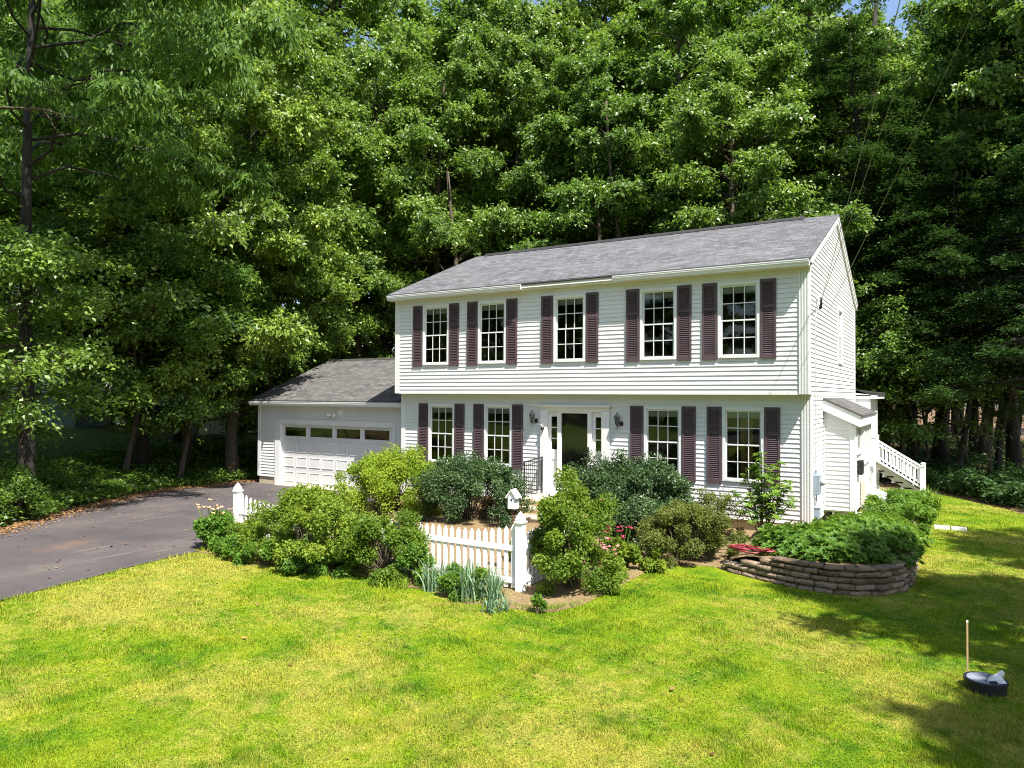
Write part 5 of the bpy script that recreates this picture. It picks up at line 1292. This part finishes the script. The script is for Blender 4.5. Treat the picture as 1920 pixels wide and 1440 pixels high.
# strap-leaved plants
def straps(name, lab, cat, spots, n, h, wd, mat, seed, z0=0., flop=.5, group=None):
    rng = np.random.default_rng(seed); c = np.array(spots[0]); r_ = root(name, (c[0], c[1], z0), lab, cat, group)
    V = []; F = []; T = []
    for (sx, sy) in spots:
        for k in range(n):
            a = rng.random()*6.28; hh = h*rng.uniform(.55, 1.1); ln = rng.uniform(.05, flop); bx, by = sx+rng.normal(0, .05), sy+rng.normal(0, .05)
            d = np.array((math.cos(a), math.sin(a))); s2 = np.array((-d[1], d[0])); tw = rng.uniform(-.6, .6); s2 = np.array((s2[0]*math.cos(tw)-s2[1]*math.sin(tw), s2[0]*math.sin(tw)+s2[1]*math.cos(tw)))
            base = len(V); m_ = 6; t_ = rng.random()
            for j in range(m_+1):
                s_ = j/m_; w2 = wd*(1-s_**2.2)*.5+.001; out = ln*hh*(s_**1.8)*1.4; zz = hh*(s_-.9*ln*s_**3)
                for sg in (-1, 1): V.append((bx+d[0]*out+s2[0]*w2*sg-c[0], by+d[1]*out+s2[1]*w2*sg-c[1], max(.01, zz)))
            for j in range(m_): F.append((base+2*j, base+2*j+1, base+2*j+3, base+2*j+2)); T.append(t_)
    finish(np_mesh('blades', np.array(V), np.array(F), np.array(T)), 'blades', M[mat], r_)
straps('iris_clump', 'blue-green sword-leaved irises in front of the fence by the corner post', 'plant', [(-3.9+.0, -7.1), (-3.6, -7.15), (-3.35, -7.2), (-4.1, -7.05), (-3.2, -7.05), (-3.75, -6.95), (-4.3, -7.15), (-3.05, -7.3), (-3.5, -7.35)], 34, .60, .026, 'leafIris', 31, flop=.45)
straps('iris_clump', 'single splayed iris tuft nearest the lawn at the fence corner', 'plant', [(-2.95, -7.6), (-2.8, -7.5)], 14, .34, .03, 'leafIris', 32, flop=.9)
shrub('low_perennials', 'leafy green perennials among the irises', 'plant', -3.95, -7.1, .75, .28, .38, 8000, .07, 'leafRho', 33, clump=.09)
straps('grass_clump', 'arching bright green grass tuft in front of the fence middle', 'plant', [(-4.95, -7.35), (-4.75, -7.3), (-5.05, -7.2)], 34, .28, .014, 'leafLily', 34, flop=1.0)
straps('daylily_clump', 'arching yellow-green daylilies at the foot of the deck stairs', 'plant', [(1.0, 5.0), (1.3, 5.3), (1.6, 5.7), (1.9, 6.1), (1.2, 4.7), (.95, 5.6), (1.5, 5.1), (2.05, 6.4), (2.2, 6.2), (1.8, 5.3)], 60, .62, .022, 'leafLily', 35, z0=.05, flop=.95)
straps('daylily_clump', 'arching green daylilies beside the bulkhead door', 'plant', [(1.7, 2.6), (1.9, 2.9), (1.5, 2.3), (1.95, 2.3)], 44, .55, .022, 'leafLily', 36, z0=.1, flop=.9)
straps('cone_foliage', 'long drooping leaves under the pink coneflowers', 'plant', [(-2.2, -5.4), (-2.3, -5.7), (-2.2, -5.1)], 40, .42, .02, 'leafLily', 37, flop=.9)

# ------------------------------------------------------------------ undergrowth (stuff)
def undergrowth(name, spots, n, ls, mat, seed, hmax):
    rng = np.random.default_rng(seed); P = []
    S = np.array(spots); ix = rng.integers(0, len(S), n)
    P = np.stack([S[ix, 0]+rng.normal(0, 1, n)*S[ix, 2], S[ix, 1]+rng.normal(0, 1, n)*S[ix, 2], np.zeros(n)], 1)
    bumpz = (.45+.4*np.sin(P[:, 0]*2.3+seed)*np.sin(P[:, 1]*1.9)+.15*np.sin(P[:, 0]*7)*np.sin(P[:, 1]*6.3))
    ok = ~((P[:, 0] > far_x(P[:, 1])-.35) & (P[:, 0] < -5)) & ~((P[:, 0] > -19) & (P[:, 0] < 1) & (P[:, 1] > -2) & (P[:, 1] < 12))
    ok &= ~((P[:, 0] > -.5) & (P[:, 1] < np.interp(P[:, 0], [-.5, 2, 4.1, 14], [11.2, 10.4, 7.0, 1.5])))
    P[:, 2] = hgt(P[:, 0], P[:, 1])+np.clip(bumpz, .08, 1)*hmax*rng.random(n)**.6; P = P[ok]; n = len(P)
    D = rng.normal(0, 1, (n, 3)); D[:, 2] = rng.normal(-.1, .35, n); N = np.array((0, 0, 1.))+rng.normal(0, .45, (n, 3)); L = rng.uniform(.6, 1.3, n)*ls
    Vv, Ff = leaf_geo(P, D, N, L, L*.55, .15); o = finish(np_mesh(name, Vv, Ff, rng.random(n)), name, M[mat], None); tag(o, None, None, kind='stuff')
lsp = []
for t in np.linspace(0, 1, 26):
    y = -9+t*14; x = float(far_x(y)); lsp += [(x-.9, y, .5), (x-2.4, y, .8), (x-4.5, y+1, 1.2)]
lsp += [(-18-3*k % 17, -12-1.2*k, 2.5) for k in range(20)]
lsp += [(-24, 6, 2.5), (-21, 9, 2), (-26, 10, 3)]
undergrowth('undergrowth', lsp, 70000, .12, 'leafB', 41, .5)
rsp = [ray(u, Fd)+(s_,) for u, Fd, s_ in ((1740, 23, 1.0), (1790, 22, .9), (1840, 21, .9), (1890, 20.3, .9), (1940, 20, 1), (1980, 20, 1.2), (1760, 25, 1.5), (1860, 24, 1.8), (1940, 23, 1.6), (1700, 26, 1.2), (1700, 32, 2.5), (1780, 31, 2.5), (1860, 32, 2.5), (1940, 33, 2.5), (1820, 40, 4), (1920, 42, 4), (1720, 42, 4))]
undergrowth('undergrowth', [(-85+4*k, -40, 2.0) for k in range(28)], 26000, .45, 'leafB', 43, 5.5)
undergrowth('undergrowth', rsp, 52000, .13, 'leafH', 42, .95)

# ------------------------------------------------------------------ grass blades (stuff)
rng = np.random.default_rng(77)
n = 740000
Fd = 5.2*(24/5.2)**rng.random(n)
u = rng.uniform(-160, 2080, n); r_ = (u-960)/FPX*Fd; c, s_ = math.cos(YAW), math.sin(YAW)
gx_ = CAM[0]-s_*Fd+c*r_; gy_ = CAM[1]+c*Fd+s_*r_
bf = np.array([bedfront(a) for a in np.linspace(-9.95, 2.0, 300)]); bfy = np.interp(gx_, np.linspace(-9.95, 2.0, 300), bf)
wpx = np.interp(gy_, [-4.1, -3.3, -2.8, -1, 2.2, 2.4], [1.0, 1.9, 2.0, 2.05, 1.8, 0])
ok = (gx_ > np.interp(gy_, [-14, -10.9, -10.1, -8.6, -7.4, -6.8, -6.5], [-8.9, -9.15, -9.32, -9.6, -9.68, -9.75, -9.7])-.03)
ok &= (gy_ < bfy+.08*np.sin(gx_*7)+np.abs(rng.normal(0, .30, n))*(1+np.sin(gx_*3.1)*.6)) | ((gx_ > wpx) & (gy_ > -4.3))
ok &= ~((gx_ < 2.0) & (gy_ > -4.2)) | ((gy_ > 2.3) & (gx_ > 1.9))
ok &= gx_ < np.interp(gy_, [-60, -5, 1, 6.5, 9.9, 10.6], [40, 26, 14, 4.1, 2.0, -.5])
ok &= gy_ < 10
ok &= (gx_-2.775)**2+(gy_+7.1)**2 > .19**2
gx_, gy_, Fd, bfy = gx_[ok], gy_[ok], Fd[ok], bfy[ok]; n = len(gx_)
a = rng.random(n)*6.283; hh = rng.uniform(.018, .046, n); wd = .0031*np.maximum(1, Fd/6.5)**1.05
edge = np.exp(-np.abs(gx_-np.interp(gy_, [-14, -10.9, -7.4], [-8.9, -9.15, -9.68]))*6)*(gy_ < -6.8); hh = hh*(1+.8*edge)
dx, dy = np.cos(a), np.sin(a); le = rng.uniform(.2, 1.0, n)*hh; z0 = hgt(gx_, gy_)+.012+.04*((gy_ > bfy-.05+.06*np.sin(gx_*4)) & (gx_ < 2))
tuft = .75+.5*(np.sin(gx_*3.3+1.3*np.sin(gy_*2.1))*np.sin(gy_*3.9+1.7*np.sin(gx_*1.7)))+.35*np.sin(gx_*11+gy_*7)*np.sin(gy_*13-gx_*5); hh = hh*np.clip(tuft, .55, 1.6); z0 = z0+0
V = np.empty((n, 3, 3)); V[:, 0] = np.stack([gx_-dy*wd, gy_+dx*wd, z0], 1); V[:, 1] = np.stack([gx_+dy*wd, gy_-dx*wd, z0], 1); V[:, 2] = np.stack([gx_+dx*le, gy_+dy*le, z0+hh], 1)
me = np_mesh('grass', V.reshape(-1, 3), np.arange(n*3).reshape(-1, 3), rng.random(n), 3)
tag(finish(me, 'grass', M['blade'], None), None, None, kind='stuff')

# clover and small weeds in the lawn, and fallen leaves (stuff)
rng = np.random.default_rng(8)
def scatter(name, X, Y, z, ls, mat, lw=.7, tilt=.25):
    n = len(X); P = np.stack([X, Y, hgt(X, Y)+z], 1); D = rng.normal(0, 1, (n, 3)); D[:, 2] = rng.normal(.05, tilt, n)
    N = np.array((0, 0, 1.))+rng.normal(0, tilt, (n, 3)); L = rng.uniform(.6, 1.3, n)*ls
    Vv, Ff = leaf_geo(P, D, N, L, L*lw, .1); tag(finish(np_mesh(name, Vv, Ff, rng.random(n)), name, M[mat], None), None, None, kind='stuff')
cx_, cy_ = rng.uniform(-9, 9, 260), rng.uniform(-12.5, -3, 260)
k = rng.integers(0, 260, 9000); X = cx_[k]+rng.normal(0, .16, 9000); Y = cy_[k]+rng.normal(0, .16, 9000)
bb_ = np.interp(X, np.linspace(-9.95, 2.0, 300), bf)
ok = (X > -8.6) & ((Y < bb_-.1) | ((X > 2.3) & (X < 5))) & ((X-2.775)**2+(Y+7.1)**2 > .06)
scatter('clover', X[ok], Y[ok], .03, .028, 'leafEuo')
n1 = 5200; Y = rng.uniform(-14, 1.3, n1); X = far_x(Y)+.12-np.abs(rng.normal(0, .28, n1))*np.sign(rng.random(n1)-.35)
M['litter'] = m_leaf('dry_leaves', (.10, .045, .02), (.36, .22, .10), (.3, .18, .08), trans=.1, gloss=.15)
X2, Y2 = rng.uniform(-18, -9.8, 260), rng.uniform(-13, .8, 260)
X3, Y3 = rng.uniform(-8.5, 8, 40), rng.uniform(-12.5, -7.8, 40)
X = np.concatenate([X, X2, X3]); Y = np.concatenate([Y, Y2, Y3]); scatter('fallen_leaves', X, Y, .042, .06, 'litter')
